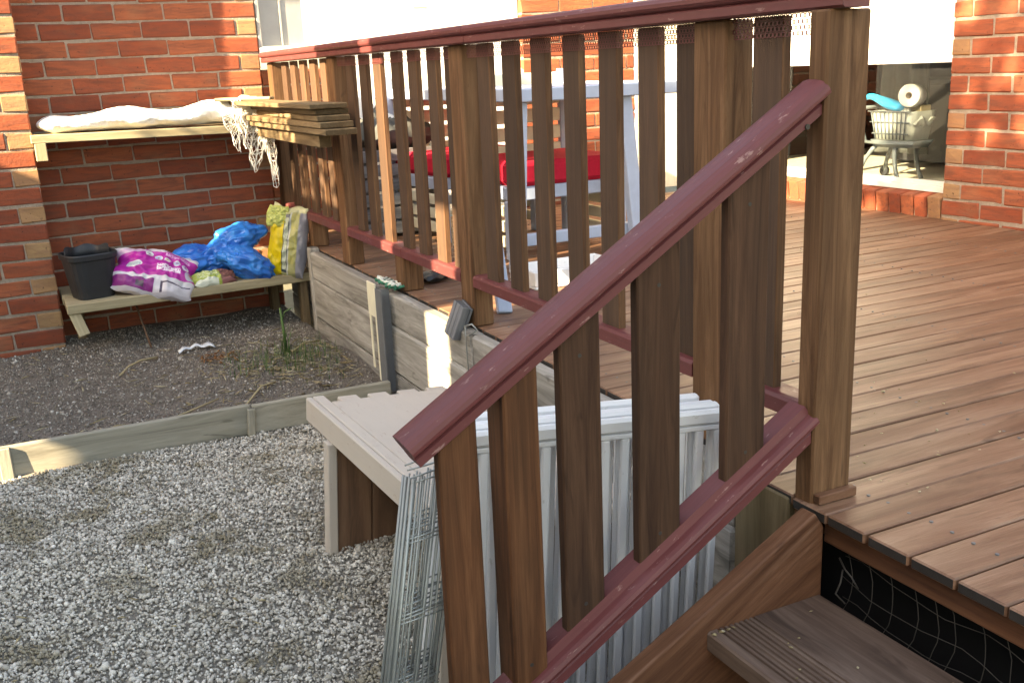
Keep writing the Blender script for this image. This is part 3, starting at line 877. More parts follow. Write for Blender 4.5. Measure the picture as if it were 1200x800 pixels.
# ================================================================ STAIR BALUSTRADE
SB = thing("stair_balustrade", "sloping stair balustrade with maroon handrail and wide dark slats", "balustrade", (1.0, 1.41, -0.1))
def hr(x): return 0.798 + (x - 1.295) * 0.619       # top of the handrail
def lr(x): return 0.190 + (x - 1.295) * 0.606       # top of the lower rail
ang = math.atan(0.612); cs = math.cos(ang)
d = Vector((cs, 0, math.sin(ang))); upv = Vector((-math.sin(ang), 0, cs))
HPROF = [(0.016, 0.0), (0.011, 0.003), (0.011, 0.017), (0.017, 0.021), (0.006, 0.025), (0.001, 0.029), (0.0, 0.035), (0.002, 0.043), (0.008, 0.050), (0.016, 0.0535), (0.03, 0.055),
         (0.045, 0.055), (0.060, 0.052), (0.068, 0.046), (0.071, 0.037), (0.068, 0.028), (0.060, 0.022), (0.064, 0.016), (0.064, 0.0)]
a = Vector((0.478, 1.374, hr(0.478))) - upv * 0.055
b = Vector((1.293, 1.374, hr(1.293))) - upv * 0.055
rail_piece("handrail", a, b, (0, 1, 0), HPROF, 'rail', SB)
LP2 = [(0.018, 0.0), (0.010, 0.003), (0.010, 0.020), (0.015, 0.026), (0.002, 0.031), (0.0, 0.038), (0.003, 0.045), (0.010, 0.048), (0.020, 0.050), (0.024, 0.066), (0.066, 0.066), (0.070, 0.060), (0.070, 0.0)]
a = Vector((0.60, 1.372, lr(0.60))) - upv * 0.060
b = Vector((1.293, 1.372, lr(1.293))) - upv * 0.060
rail_piece("lower_rail", a, b, (0, 1, 0), LP2, 'rail', SB)
def sloped_slat(x0, x1, y0, y1, zb0, zb1, mat, name="slat"):
    """upright board whose top follows the handrail and foot the lower rail"""
    ht = 0.055 / cs
    za, zb = hr(x0) - ht + 0.006, hr(x1) - ht + 0.006
    cx, cy, cz = (x0+x1)/2, (y0+y1)/2, (za + zb0)/2
    bev = 0.003
    ring = [(x0+bev, y0), (x1-bev, y0), (x1, y0+bev), (x1, y1), (x0, y1), (x0, y0+bev)]
    def zt(x): return za + (zb-za)*(x-x0)/(x1-x0)
    def zl(x): return zb0 + (zb1-zb0)*(x-x0)/(x1-x0)
    V = [(zl(x)-cz, x-cx, y-cy) for x, y in ring] + [(zt(x)-cz, x-cx, y-cy) for x, y in ring]
    F = [(i, (i+1) % 6, 6+(i+1) % 6, 6+i) for i in range(6)] + [tuple(range(6)), tuple(range(11, 5, -1))]
    m = Matrix(((0, 1, 0, cx), (0, 0, 1, cy), (1, 0, 0, cz), (0, 0, 0, 1)))
    return link(name, mesh_from(name, V, F), mat, SB, m)
lo = lambda x: lr(x) - 0.018
sloped_slat(0.538, 0.606, 1.392, 1.413, -0.50, -0.50, 'stair_red')
sloped_slat(0.652, 0.716, 1.388, 1.450, -0.50, -0.50, 'stair_red', "baluster_post")
for x0, x1 in ((0.762, 0.840), (0.914, 1.003), (1.104, 1.194)):
    sloped_slat(x0, x1, 1.396, 1.417, lo(x0) , lo(x1), 'stair_slat')

for x, z in ((0.572, lr(0.572) + .02), (0.684, lr(0.684) + .02), (0.80, lr(0.80) + .03), (0.958, lr(0.958) + .03), (1.149, lr(1.149) + .03),
             (0.80, hr(0.80) - .115), (0.958, hr(0.958) - .115), (1.149, hr(1.149) - .115)):
    yf = 1.3915 if x < 0.6 else (1.3875 if x < 0.75 else 1.3955)
    cylinder("screw", (x, yf, z), (x, yf + .004, z), 0.0038, 'screw', SB, 8)
cylinder("screw", (1.262, 1.382, hr(1.262) - 0.060), (1.262, 1.388, hr(1.262) - 0.060), 0.005, 'screw', SB, 8)
# ================================================================ STAIRS
ST = thing("stairs", "short flight of brown timber stairs down from the deck corner", "stairs", (1.15, 1.0, -0.45))
def stringer(y0, y1):
    xs = [(1.292, -0.03), (1.27, 0.002), (0.45, -0.432), (0.30, -0.50), (1.05, -0.50), (1.292, -0.37)]
    n = len(xs)
    ax = Vector((0.885, 0, 0.465)); az = Vector((-0.465, 0, 0.885))
    c = Vector((0.95, (y0+y1)/2, -0.2))
    V = []
    for y in (y0, y1):
        for x, z in xs:
            p = Vector((x, y, z)) - c
            V.append((p.dot(ax), p.y, p.dot(az)))
    F = [tuple(range(n)), tuple(range(2*n-1, n-1, -1))] + [(i, (i+1) % n, n+(i+1) % n, n+i) for i in range(n)]
    m = Matrix((ax.normalized(), Vector((0, 1, 0)), az.normalized())).transposed().to_4x4(); m.translation = c
    o = link("stringer", mesh_from("stringer", V, F), 'stringer', ST, m)
    bv = o.modifiers.new("bevel", 'BEVEL'); bv.width = 0.004; bv.segments = 2
stringer(1.335, 1.374)
stringer(0.10, 0.14)
# grooved treads
def tread(xa, xb, zt, ya, yb):
    prof = [(xa, zt - 0.036), (xa, zt - 0.004), (xa + .004, zt)]
    x = xa + 0.022
    for k in range(8):
        prof += [(x, zt), (x + .0012, zt - .0045), (x + .0042, zt - .0045), (x + .0055, zt)]
        x += 0.0115
    prof += [(xb - .15, zt)]
    prof += [(xb - .003, zt), (xb, zt - .003), (xb, zt - 0.036)]
    cx = (xa + xb)/2; cz = zt - .018
    me = prism_mesh([(px - cx, pz - cz) for px, pz in prof], yb - ya)
    m = frame((cx, (ya+yb)/2, cz), (0, -1, 0), (1, 0, 0))
    link("tread", me, 'tread', ST, m)
tread(1.018, 1.288, -0.172, 0.141, 1.334)
tread(0.775, 1.040, -0.345, 0.141, 1.334)

# wire netting hanging under the deck edge behind the tread
nets = []
for z0, ph, x in ((-0.10, 0.3, 1.335), (-0.145, 1.7, 1.325), (-0.19, 0.9, 1.33)):
    nets.append(([(x + 0.004*math.sin(s*1.7+ph), 1.32 - 0.04*s, z0 + 0.008*math.sin(s*0.9+ph) - 0.0012*s) for s in range(30)], 0.0008))
for k in range(24):
    yb = 1.31 - 0.048*k + rr.uniform(-.012, .012)
    nets.append(([(1.333 - 0.02*(j/8)**2, yb - 0.02*math.sin(j*0.45) + rr.uniform(-.002, .002), -0.075 - 0.021*j) for j in range(9)], 0.0008))
nets.append(([(1.31, 1.31, -0.09), (1.30, 1.285, -0.10), (1.295, 1.262, -0.105), (1.30, 1.25, -0.125)], 0.0018))
nets.append(([(1.31, 1.30, -0.11), (1.298, 1.292, -0.13), (1.292, 1.298, -0.155), (1.30, 1.28, -0.17)], 0.0018))
nt = tubes("wire_netting", nets, 'net_wire', None, 5)
tag(nt, "loose wire netting hanging in the dark gap under the deck edge", "netting")

# ================================================================ PALE BENCH
BT = math.radians(-6.0)
be = thing("bench", "low pale painted bench with brown plank legs on the gravel by the sleeper wall", "bench", (0.70, 2.74, -0.06), math.radians(1.6), tilt=Matrix.Rotation(math.radians(4.5), 4, 'Y'))
BW = parent_world(be)
def bb(name, lo, hi, mat, grain='Y', bev=0.003):
    lo, hi = Vector(lo), Vector(hi); c = (lo+hi)/2; dd = hi-lo
    if grain == 'Y': m = frame(c, (0, 1, 0), (1, 0, 0)); dims = (dd.y, dd.x, dd.z)
    elif grain == 'Z': m = frame(c, (0, 0, 1), (1, 0, 0)); dims = (dd.z, dd.x, dd.y)
    else: m = frame(c, (1, 0, 0), (0, 1, 0)); dims = dd
    return link(name, box_mesh(*dims, bev), mat, be, BW @ m)
bb("top_sheet", (0.035, -0.98, -0.010), (0.42, -0.02, -0.002), 'bench_paint', 'Y', 0.002)
for k in range(5):
    bb("slat", (0.002 + 0.086*k, -1.0, -0.030), (0.064 + 0.086*k, 0.048 - 0.003*k, -0.0105 + (0.0095 if k == 0 else 0)) if k else (0.002, -1.0, -0.030), (0.033, 0.05, -0.002), 'bench_paint') if False else None
bb("edge_slat", (0.0, -1.0, -0.030), (0.034, 0.05, -0.0015), 'bench_paint')
for k in range(4):
    bb("slat", (0.075 + 0.092*k, -1.0, -0.030), (0.135 + 0.092*k, 0.05 - 0.004*k, -0.0105), 'bench_paint')
bb("fascia", (-0.020, -1.0, -0.072), (-0.001, 0.05, -0.003), 'bench_paint')
for yy in (-0.17, -0.92):
    bb("leg_edge", (-0.030, yy - 0.012, -0.42), (-0.003, yy + 0.03, -0.073), 'bench_paint', 'Z')
    for k in range(3):
        bb("leg_plank", (-0.002 + 0.105*k, yy, -0.41), (0.101 + 0.105*k, yy + 0.022, -0.031), 'bench_leg', 'Z')

# ================================================================ WHITE BAR PANELS
def bar_panel(first, y_off, x_off, label, rail_mat='white_metal', dz=0.0):
    root = thing("bar_panel", label, "fence panel", (0.66 + x_off, 1.63 + y_off, -0.2), group="white bar panels leaning on the deck wall")
    A = Vector((0.64 + x_off, 1.605 + y_off, 0.190 + dz)); B = Vector((1.225 + x_off, 1.535 + y_off, 0.150 + dz))
    u = (B - A).normalized()
    nrm = u.cross(Vector((0, 0, 1))).normalized()
    dn = Vector((u.z, 0, -u.x)).normalized() * 1.0
    dn = (dn - u * dn.dot(u)).normalized()
    dn = (dn + nrm * 0.02).normalized()
    H = 0.62
    L = (B - A).length
    board("top_rail", A, B, nrm, 0.021, 0.030, rail_mat, root, 0.006)
    board("rail_lip", A + dn*0.021, B + dn*0.021, nrm, 0.015, 0.010, rail_mat, root, 0.002)
    board("bottom_rail", A + dn*H, B + dn*H, nrm, 0.024, 0.03, rail_mat, root, 0.004)
    k = 0
    s = 0.028 + first
    while s < L - 0.01:
        p = A + u * s + dn * 0.026
        board("bar", p, p + dn * (H - 0.042) + u * rr.uniform(-.009, .009), u + nrm * rr.uniform(-.25, .25), 0.019, 0.012, rail_mat, root, 0.004)
        s += 0.041; k += 1
    return root
for k, (lb, fo) in enumerate((("white bar panel at the front of the stack, nearest the stair slats", 0.0),
                              ("white bar panel second from the front of the leaning stack", 0.017),
                              ("white bar panel third from the front of the leaning stack", 0.04),
                              ("white bar panel at the back of the stack against the bench", 0.056))):
    bar_panel(fo, 0.031*k, (0.0, -0.008, 0.004, -0.012)[k], lb, dz=(0.0, 0.005, -0.003, 0.006)[k])

# ================================================================ WIRE RACK PANELS
for k in range(4):
    lab = ("galvanised wire grid panel at the left outer side of its stack by the handrail end", "galvanised wire grid panel second from the left in the stack under the handrail end",
           "galvanised wire grid panel third from the left in the stack under the handrail end", "galvanised wire grid panel closest to the white bar panels in its stack")[k]
    root = thing("wire_grid_panel", lab, "wire panel", (0.47 + 0.014*k, 1.5, -0.45), group="wire grid panels stacked on end")
    A = Vector((0.512 + 0.004*k, 1.445 + 0.022*k, 0)); Bv = Vector((0.606 + 0.004*k, 1.462 + 0.022*k, 0))
    lean = Vector((-0.118, 0.0, 0))
    def pt(s, z): return A + (Bv - A)*s + lean*((0.2 - z)/0.65) + Vector((0, 0, z))
    for s in (0, 0.10, 0.24, 0.5, 0.62, 0.74, 1.0):
        cylinder("upright_wire", pt(s + rr.uniform(-.06, .06), -0.45), pt(s + rr.uniform(-.03, .03), 0.205 - 0.006*k), 0.0018 if 0 < s < 1 else 0.003, 'wire', root, 6)
    for z in (0.195, 0.10, 0.092, -0.035, -0.043, -0.051, -0.17, -0.178, -0.186, -0.31, -0.42):
        cylinder("cross_wire", pt(-0.02, z + .004*k + rr.uniform(-.004, .004)), pt(1.02, z + .004*k + rr.uniform(-.004, .004)), 0.0017, 'wire', root, 6)
ts = thing("white_bar", "single white tube leaning between the wire panels and the first stair slat", "tube", (0.55, 1.5, -0.45))
cylinder("tube", (0.515, 1.555, -0.45), (0.614, 1.56, 0.215), 0.0105, 'white_metal', ts, 10)

# ================================================================ SHELVES IN THE RECESS
sh = thing("wall_shelf", "upper raw pine shelf holding the white cloth on the brick wall", "shelf", (0.6, 5.45, 0.6))
board("shelf_board", (0.125, 5.425, 0.607), (1.28, 5.425, 0.592), (0, 1, 0), 0.30, 0.038, 'shelf', sh, 0.003)
block("bracket", (0.137, 5.275, 0.505), (0.187, 5.335, 0.588), 'shelf', sh, 0.003, 'Z')
block("bracket", (1.20, 5.29, 0.49), (1.245, 5.59, 0.573), 'shelf', sh, 0.003, 'Y')
lb = thing("wall_bench", "low raw pine bench under the shelf holding the pot and bags", "bench", (0.75, 5.3, -0.4))
board("seat_board", (0.155, 5.19, -0.172), (1.34, 5.19, -0.160), (0, 1, 0), 0.235, 0.046, 'shelf', lb, 0.004)
board("seat_board", (0.150, 5.445, -0.170), (1.34, 5.445, -0.160), (0, 1, 0), 0.265, 0.044, 'shelf', lb, 0.004)
board("leg", (0.185, 5.10, -0.196), (0.215, 5.06, -0.30), (1, 0, 0), 0.05, 0.03, 'shelf', lb)
block("leg", (1.27, 5.10, -0.42), (1.31, 5.16, -0.186), 'stack', lb, 0.003, 'Z')
block("leg", (0.20, 5.48, -0.42), (0.245, 5.55, -0.195), 'stack', lb, 0.003, 'Z')
block("leg", (1.20, 5.48, -0.42), (1.245, 5.55, -0.186), 'stack', lb, 0.003, 'Z')
block("bearer", (1.20, 5.09, -0.215), (1.25, 5.58, -0.187), 'stack', lb, 0.003, 'Y') if False else None
TOP = -0.147

# white cloth rolled along the shelf
V, F = [], []
nx, na = 220, 36
for i in range(nx+1):
    f = i/nx; x = 0.16 + 0.99*f
    ry = 0.105 + 0.02*noise.noise(Vector((x*3, 0, 1))); rz = 0.040 + 0.012*f + 0.012*noise.noise(Vector((x*4.5, 2, 5)))
    taper = min(1, math.sqrt(max(0.0, f*14))) if f < 0.07 else 1
    for k in range(na):
        an = 2*math.pi*k/na
        w = 1 + 0.06*noise.noise(Vector((x*40, math.cos(an)*9, math.sin(an)*9))) + 0.14*noise.noise(Vector((x*9, math.cos(an)*2.2, math.sin(an)*2.2)))
        V.append((x, 5.40 + ry*taper*math.cos(an)*w, 0.626 + rz + rz*taper*math.sin(an)*w))
for i in range(nx):
    for k in range(na):
        F.append((i*na+k, i*na+(k+1) % na, (i+1)*na+(k+1) % na, (i+1)*na+k))
F.append(tuple(range(na))); F.append(tuple(nx*na+k for k in range(na)))
cl = thing("shade_cloth", "white shade cloth rolled along the upper shelf with its torn end hanging down", "cloth", (0.65, 5.4, 0.625))
link("cloth_roll", mesh_from("cloth_roll", V, F, True), 'cloth_white', cl)
# hanging mesh: grid of open cells
def hanging(x0, x1, ztop, drop, y, seed, cols, rows, skew=0.0, taper=0.0):
    r2 = random.Random(seed)
    bm = bmesh.new(); grid = {}
    for j in range(rows+1):
        for i in range(cols+1):
            u = i/cols; v = j/rows
            keep = drop*(0.72 + 0.28*math.sin(u*5+seed) + 0.12*r2.random())
            xx = x0 + (x1-x0)*(u*(1-taper*v) + taper*v*0.5) + skew*v + 0.006*math.sin(j*0.8+i*1.3)
            yy = y - 0.02*math.sin(u*9+v*2+seed) - 0.03*math.sqrt(v)
            grid[i, j] = bm.verts.new((xx, yy, ztop - v*keep))
    for j in range(rows):
        for i in range(cols):
            bm.faces.new((grid[i, j], grid[i+1, j], grid[i+1, j+1], grid[i, j+1]))
    me = bpy.data.meshes.new("hanging_mesh"); bm.to_mesh(me); bm.free()
    o = link("hanging_mesh", me, 'cloth_lace', cl)
    w = o.modifiers.new("wire", 'WIREFRAME'); w.thickness = 0.0045; w.use_even_offset = False
    return o
hanging(1.075, 1.245, 0.70, 0.30, 5.235, 1, 14, 26, 0.02, 0.25)
hanging(1.14, 1.235, 0.69, 0.36, 5.215, 4, 9, 28, 0.02, 0.5)
hanging(0.98, 1.075, 0.69, 0.21, 5.245, 2, 8, 18, 0.055, 0.65)
hanging(1.05, 1.24, 0.74, 0.16, 5.25, 6, 16, 14, 0.01, 0.0)
# lump of the cloth at the right end
V, F = [], []
for j in range(13):
    for i in range(24):
        th = math.pi*j/12; ph = 2*math.pi*i/24
        q = Vector((math.sin(th)*math.cos(ph), math.sin(th)*math.sin(ph), math.cos(th)))
        w = 1 + 0.3*noise.noise(q*2.4)
        V.append((1.16 + 0.10*q.x*w, 5.36 + 0.11*q.y*w, 0.69 + 0.06*q.z*w))
for j in range(12):
    for i in range(24):
        F.append((j*24+i, j*24+(i+1) % 24, (j+1)*24+(i+1) % 24, (j+1)*24+i))
link("cloth_fold", mesh_from("cloth_fold", V, F, True), 'cloth_white', cl)

# stacked timber offcuts beside the fence
pl = ((1.150, 1.262, 0.548, 0.574, 3.98, 5.50, 0.004, "lowest"), (1.150, 1.268, 0.576, 0.604, 4.17, 5.52, 0.006, "second from the bottom"),
      (1.142, 1.262, 0.606, 0.628, 4.24, 5.50, -0.004, "third from the bottom"), (1.145, 1.268, 0.630, 0.652, 4.30, 5.54, 0.0, "second from the top"),
      (1.128, 1.255, 0.654, 0.676, 4.22, 5.54, 0.010, "topmost"))
pl = ((1.162, 1.215, 0.552, 0.603, 4.12, 5.27, 0.0, "square beam at the bottom"),
      (1.150, 1.285, 0.606, 0.630, 3.98, 5.26, 0.004, "lowest board"), (1.146, 1.288, 0.633, 0.657, 4.03, 5.27, 0.006, "second board up"),
      (1.142, 1.280, 0.660, 0.682, 4.05, 5.26, -0.004, "third board up"), (1.145, 1.286, 0.685, 0.706, 4.08, 5.29, 0.0, "fourth board up"),
      (1.118, 1.278, 0.709, 0.729, 4.06, 5.58, 0.012, "topmost board"))
for xa, xb, za, zb, ya, yb, sk, nm in pl:
    o = board("timber_offcut", ((xa+xb)/2, ya, (za+zb)/2), ((xa+xb)/2 - sk*6, yb, (za+zb)/2 + 0.004), (1, 0, 0), xb-xa, zb-za, 'stack', None, 0.003)
    tag(o, "%s of the timber offcuts on the shelf end" % nm, "timber board", "timber offcuts stacked on the shelf")
# pale board end poking out of the cloth
o = board("timber_offcut", (1.00, 5.33, 0.742), (1.25, 5.20, 0.739), (0, 1, 0), 0.09, 0.016, 'shelf', None, 0.006)
tag(o, "pale board lying across the cloth and the timber stack on the shelf", "timber board", "timber offcuts stacked on the shelf")

# black plant pot
def lathe(name, prof, mat, parent, c, seg=28, squash=(1, 1)):
    V, F = [], []
    for r, z in prof:
        for k in range(seg):
            an = 2*math.pi*k/seg
            V.append((c[0] + r*squash[0]*math.cos(an), c[1] + r*squash[1]*math.sin(an), c[2] + z))
    for j in range(len(prof)-1):
        for k in range(seg):
            F.append((j*seg+k, j*seg+(k+1) % seg, (j+1)*seg+(k+1) % seg, (j+1)*seg+k))
    F.append(tuple(range(seg)))
    return link(name, mesh_from(name, V, F, True), mat, parent)
pot = thing("plant_pot", "black plastic plant pot on the left end of the low bench", "plant pot", (0.29, 5.22, TOP))
def sq_ring(r, p=4):
    out = []
    for k in range(32):
        a = 2*math.pi*k/32; c, s = math.cos(a), math.sin(a)
        q = (abs(c)**p + abs(s)**p)**(-1/p)
        out.append((c*q*r, s*q*r))
    return out
def pot_part(name, prof):
    V, F = [], []
    Rz = Matrix.Rotation(0.25, 3, 'Z')
    for r, z in prof:
        for x, y in sq_ring(r*1.1):
            V.append(Vector((0.29, 5.225, TOP)) + Rz @ Vector((x, y, z)))
    for j in range(len(prof)-1):
        for k in range(32):
            F.append((j*32+k, j*32+(k+1) % 32, (j+1)*32+(k+1) % 32, (j+1)*32+k))
    F.append(tuple(range(32)))
    return link(name, mesh_from(name, V, F, False), 'black_plastic', pot)
pot_part("pot_body", [(0.078, 0.001), (0.082, 0.03), (0.100, 0.185), (0.108, 0.19), (0.110, 0.212), (0.106, 0.218), (0.100, 0.214), (0.097, 0.18), (0.078, 0.04), (0.01, 0.035)])
# crumpled liner standing up inside the pot rim
V, F = [], []
for k in range(25):
    a = math.pi*0.05 + math.pi*0.95*k/24
    for j in range(2):
        r = 0.104 + 0.003*math.sin(k*0.9) - 0.004*j
        V.append((0.29 + r*math.cos(a), 5.225 + r*math.sin(a), TOP + 0.16 + j*(0.078 + 0.006*math.sin(k*0.7))))
for k in range(24):
    F.append((2*k, 2*k+2, 2*k+3, 2*k+1))
o = link("liner", mesh_from("liner", V, F, True), 'black_plastic', pot)
o.modifiers.new("thick", 'SOLIDIFY').thickness = 0.003

# ---- bags
def pillow(name, sx, sy, sz, mat, parent, mw, seed, amp=0.06, freq=2.2, seg=(40, 30), power=2.6, pinch=0.75, crease=0.55):
    """a filled sack: flat seams at both x ends; UV runs over the upper face"""
    nx, ny = seg
    V, F, UV = [], [], []
    def surf(u, v, side):
        x = (u*2-1); y = (v*2-1)
        th = max(0.0, (1 - abs(x)**power)) ** 0.55 * max(0.0, (1 - abs(y)**power)) ** 0.5
        wx = 1 + 0.07*(abs(y)**5) + 0.05*math.sin(y*5+seed)*(abs(x)**3)
        wy = 1 - (1-pinch)*(abs(x)**3)
        q = Vector((x*freq, y*freq, side*1.5 + seed))
        nz = noise.noise(q) * amp + noise.noise(q*3.1) * amp*0.5 - abs(noise.noise(q*1.7 + Vector((5, 1, 2)))) * amp*0.6
        cr = -abs(noise.noise(Vector((x*3.1+seed, y*2.3, seed)))) - 0.6*abs(noise.noise(Vector((x*5.5, y*4.1+seed, seed*2))))
        e = (1 - th) * 0.22 * math.sin(7*x + 5*y + seed)
        return Vector((x*sx*wx, y*sy*wy, side*sz*th*(1 + nz*2.2 + crease*(cr + 0.3)) + nz*sz*0.8*th + e*sz))
    for side in (1, -1):
        for j in range(ny+1):
            for i in range(nx+1):
                V.append(surf(i/nx, j/ny, side)); UV.append((i/nx, j/ny))
    N = (nx+1)*(ny+1)
    for sd in range(2):
        for j in range(ny):
            for i in range(nx):
                a = sd*N + j*(nx+1)+i
                q = (a, a+1, a+nx+2, a+nx+1)
                F.append(q if sd == 0 else q[::-1])
    me = bpy.data.meshes.new(name); me.from_pydata([tuple(v) for v in V], [], F); me.update()
    uvl = me.uv_layers.new(name="UVMap")
    for lp in me.loops:
        uvl.data[lp.index].uv = UV[lp.vertex_index]
    me.polygons.foreach_set("use_smooth", [True]*len(me.polygons))
    return link(name, me, mat, parent, mw)

class Print(NT):
    """flat print on a sack, laid out in its UV"""
    def start(s, base):
        uv = s.n("ShaderNodeUVMap"); sep = s.n("ShaderNodeSeparateXYZ")
        s.l(uv.outputs[0], sep.inputs[0])
        s.U, s.V = sep.outputs[0], sep.outputs[1]
        s.c = base; s.uvo = uv.outputs[0]
        return s
    def inside(s, v, a, b):
        return s.math('MULTIPLY', s.math('GREATER_THAN', v, a), s.math('LESS_THAN', v, b))
    def rect(s, u0, u1, v0, v1, col, slant=0.0):
        vv = s.V if not slant else s.math('ADD', s.V, s.math('MULTIPLY', s.U, slant))
        s.c = s.mix(s.math('MULTIPLY', s.inside(s.U, u0, u1), s.inside(vv, v0, v1)), s.c, col); return s
    def disc(s, u, v, ru, rv, col):
        a = s.math('DIVIDE', s.math('SUBTRACT', s.U, u), ru); b = s.math('DIVIDE', s.math('SUBTRACT', s.V, v), rv)
        d = s.math('ADD', s.math('MULTIPLY', a, a), s.math('MULTIPLY', b, b))
        s.c = s.mix(s.math('LESS_THAN', d, 1.0), s.c, col); return s
    def script(s, u0, u1, v0, v1, col, fu=40, thick=0.22):
        nz = s.n("ShaderNodeTexNoise"); nz.inputs["Scale"].default_value = fu; nz.inputs["Detail"].default_value = 1
        s.l(s.uvo, nz.inputs["Vector"])
        m = s.inside(nz.outputs["Fac"], 0.5 - thick*0.3, 0.5 + thick*0.3)
        s.c = s.mix(s.math('MULTIPLY', m, s.math('MULTIPLY', s.inside(s.U, u0, u1), s.inside(s.V, v0, v1))), s.c, col); return s
    def done(s, rough=0.38):
        v = s.coord("Object", (1, 1, 1)); a = s.noise(v, 22, 4, 0.55, 1.2)
        s.bump(a, 0.45, 0.010)
        return s.out(s.c, rough, 0.45)

WHT = (0.66, 0.66, 0.68)
p = Print("pink_bag_print").start((0.44, 0.018, 0.30))
p.rect(0, 1, 0.86, 1.01, (0.58, 0.54, 0.60)).rect(0.0, 0.35, 0.78, 0.88, (0.52, 0.36, 0.52))
p.rect(0, 1, 0.22, 0.29, (0.64, 0.62, 0.66)).rect(0, 0.52, 0.0, 0.22, (0.23, 0.025, 0.19)).rect(0.52, 1, 0.0, 0.22, (0.60, 0.57, 0.62)).rect(0.30, 0.40, 0.07, 0.17, (0.09, 0.06, 0.09))
p.rect(0.60, 0.63, 0.0, 0.20, (0.07, 0.05, 0.09)).rect(0.62, 0.97, 0.175, 0.20, (0.07, 0.05, 0.09)).rect(0, 1.0, 0.0, 0.035, (0.55, 0.52, 0.58))
p.disc(0.24, 0.48, 0.10, 0.07, WHT).script(0.16, 0.32, 0.44, 0.52, (0.25, 0.35, 0.40), 70)
for u, v, c in ((0.40, 0.78, (0.55, 0.62, 0.60)), (0.52, 0.70, (0.42, 0.50, 0.75)), (0.64, 0.66, (0.70, 0.60, 0.42)), (0.76, 0.64, (0.45, 0.50, 0.74)), (0.88, 0.60, (0.58, 0.50, 0.74))):
    p.disc(u, v, 0.050, 0.065, WHT).disc(u, v, 0.034, 0.043, c).disc(u, v, 0.016, 0.020, (0.35, 0.20, 0.25))
p.script(0.52, 0.82, 0.40, 0.52, (0.78, 0.68, 0.78), 34, 0.4).script(0.60, 0.92, 0.75, 0.82, (0.75, 0.45, 0.72), 50)
p.disc(0.93, 0.42, 0.055, 0.11, (0.52, 0.50, 0.58)).disc(0.95, 0.46, 0.03, 0.05, (0.50, 0.20, 0.22))
MAT['pink_bag'] = p.done()
mw = Matrix.Translation((0.575, 5.17, TOP + 0.075)) @ Matrix.Rotation(math.radians(-13), 4, 'Z') @ Matrix.Rotation(math.radians(15), 4, 'Y') @ Matrix.Rotation(math.radians(40), 4, 'X')
o = pillow("soil_bag", 0.185, 0.135, 0.085, 'pink_bag', None, mw, 3.3, amp=0.08, freq=1.9, seg=(70, 50), pinch=0.80, crease=0.28)
tag(o, "pink and white printed plastic sack slumped on the low bench beside the black pot", "sack")

p = Print("small_bag_print").start((0.30, 0.12, 0.12))
p.rect(0, 0.62, 0, 1.0, (0.33, 0.40, 0.08)).rect(0, 0.55, 0, 0.22, (0.62, 0.66, 0.55)).script(0.1, 0.6, 0.3, 0.9, (0.55, 0.60, 0.35), 24)
p.script(0.62, 1.0, 0.1, 0.9, (0.20, 0.08, 0.06), 30, 0.5)
MAT['small_bag'] = p.done(0.45)
mw = Matrix.Translation((0.845, 5.12, TOP + 0.030)) @ Matrix.Rotation(math.radians(8), 4, 'Z') @ Matrix.Rotation(math.radians(24), 4, 'X')
o = pillow("small_sack", 0.105, 0.05, 0.038, 'small_bag', None, mw, 8.1)
tag(o, "small green and brown sack lying in front of the blue bag on the low bench", "sack")

p = Print("yellow_bag_print").start((0.32, 0.32, 0.15))
p.rect(0, 1, 0, 0.42, (0.55, 0.42, 0.01)).rect(0.06, 0.90, 0.42, 0.56, (0.035, 0.05, 0.065)).script(0.1, 0.85, 0.44, 0.54, (0.45, 0.50, 0.38), 60, 0.5)
p.rect(0, 1, 0.56, 0.60, (0.42, 0.44, 0.42)).rect(0.0, 1, 0.80, 1.01, (0.25, 0.25, 0.29)).script(0.2, 0.9, 0.60, 0.78, (0.36, 0.33, 0.08), 50)
p.rect(0.92, 1.0, 0, 1, (0.46, 0.46, 0.28))
MAT['yellow_bag'] = p.done()
# upright: local X up, local Y to the right/away, face towards the camera
xa = Vector((0.20, 0.05, 1.0)).normalized(); ya = Vector((0.80, -0.52, -0.1))
m = frame((1.235, 5.11, TOP + 0.172), xa, ya)
o = pillow("soil_bag", 0.178, 0.10, 0.055, 'yellow_bag', None, m, 5.7, amp=0.08, freq=2.0, seg=(60, 44), pinch=0.92, crease=0.3)
tag(o, "tall yellow and grey sack standing upright at the fence end of the low bench", "sack")
# folded mouth of that sack
MAT['yellow_fold'] = Print("yellow_fold_print").start((0.55, 0.55, 0.32)).script(0, 1, 0, 1, (0.40, 0.45, 0.12), 18, 0.6).done()
m = frame((1.197, 5.12, TOP + 0.305), (0.25, 0.12, 0.9), (0.85, -0.45, -0.1))
f_ = pillow("folded_mouth", 0.055, 0.058, 0.022, 'yellow_fold', o, m, 2.2, amp=0.22, freq=3.0)

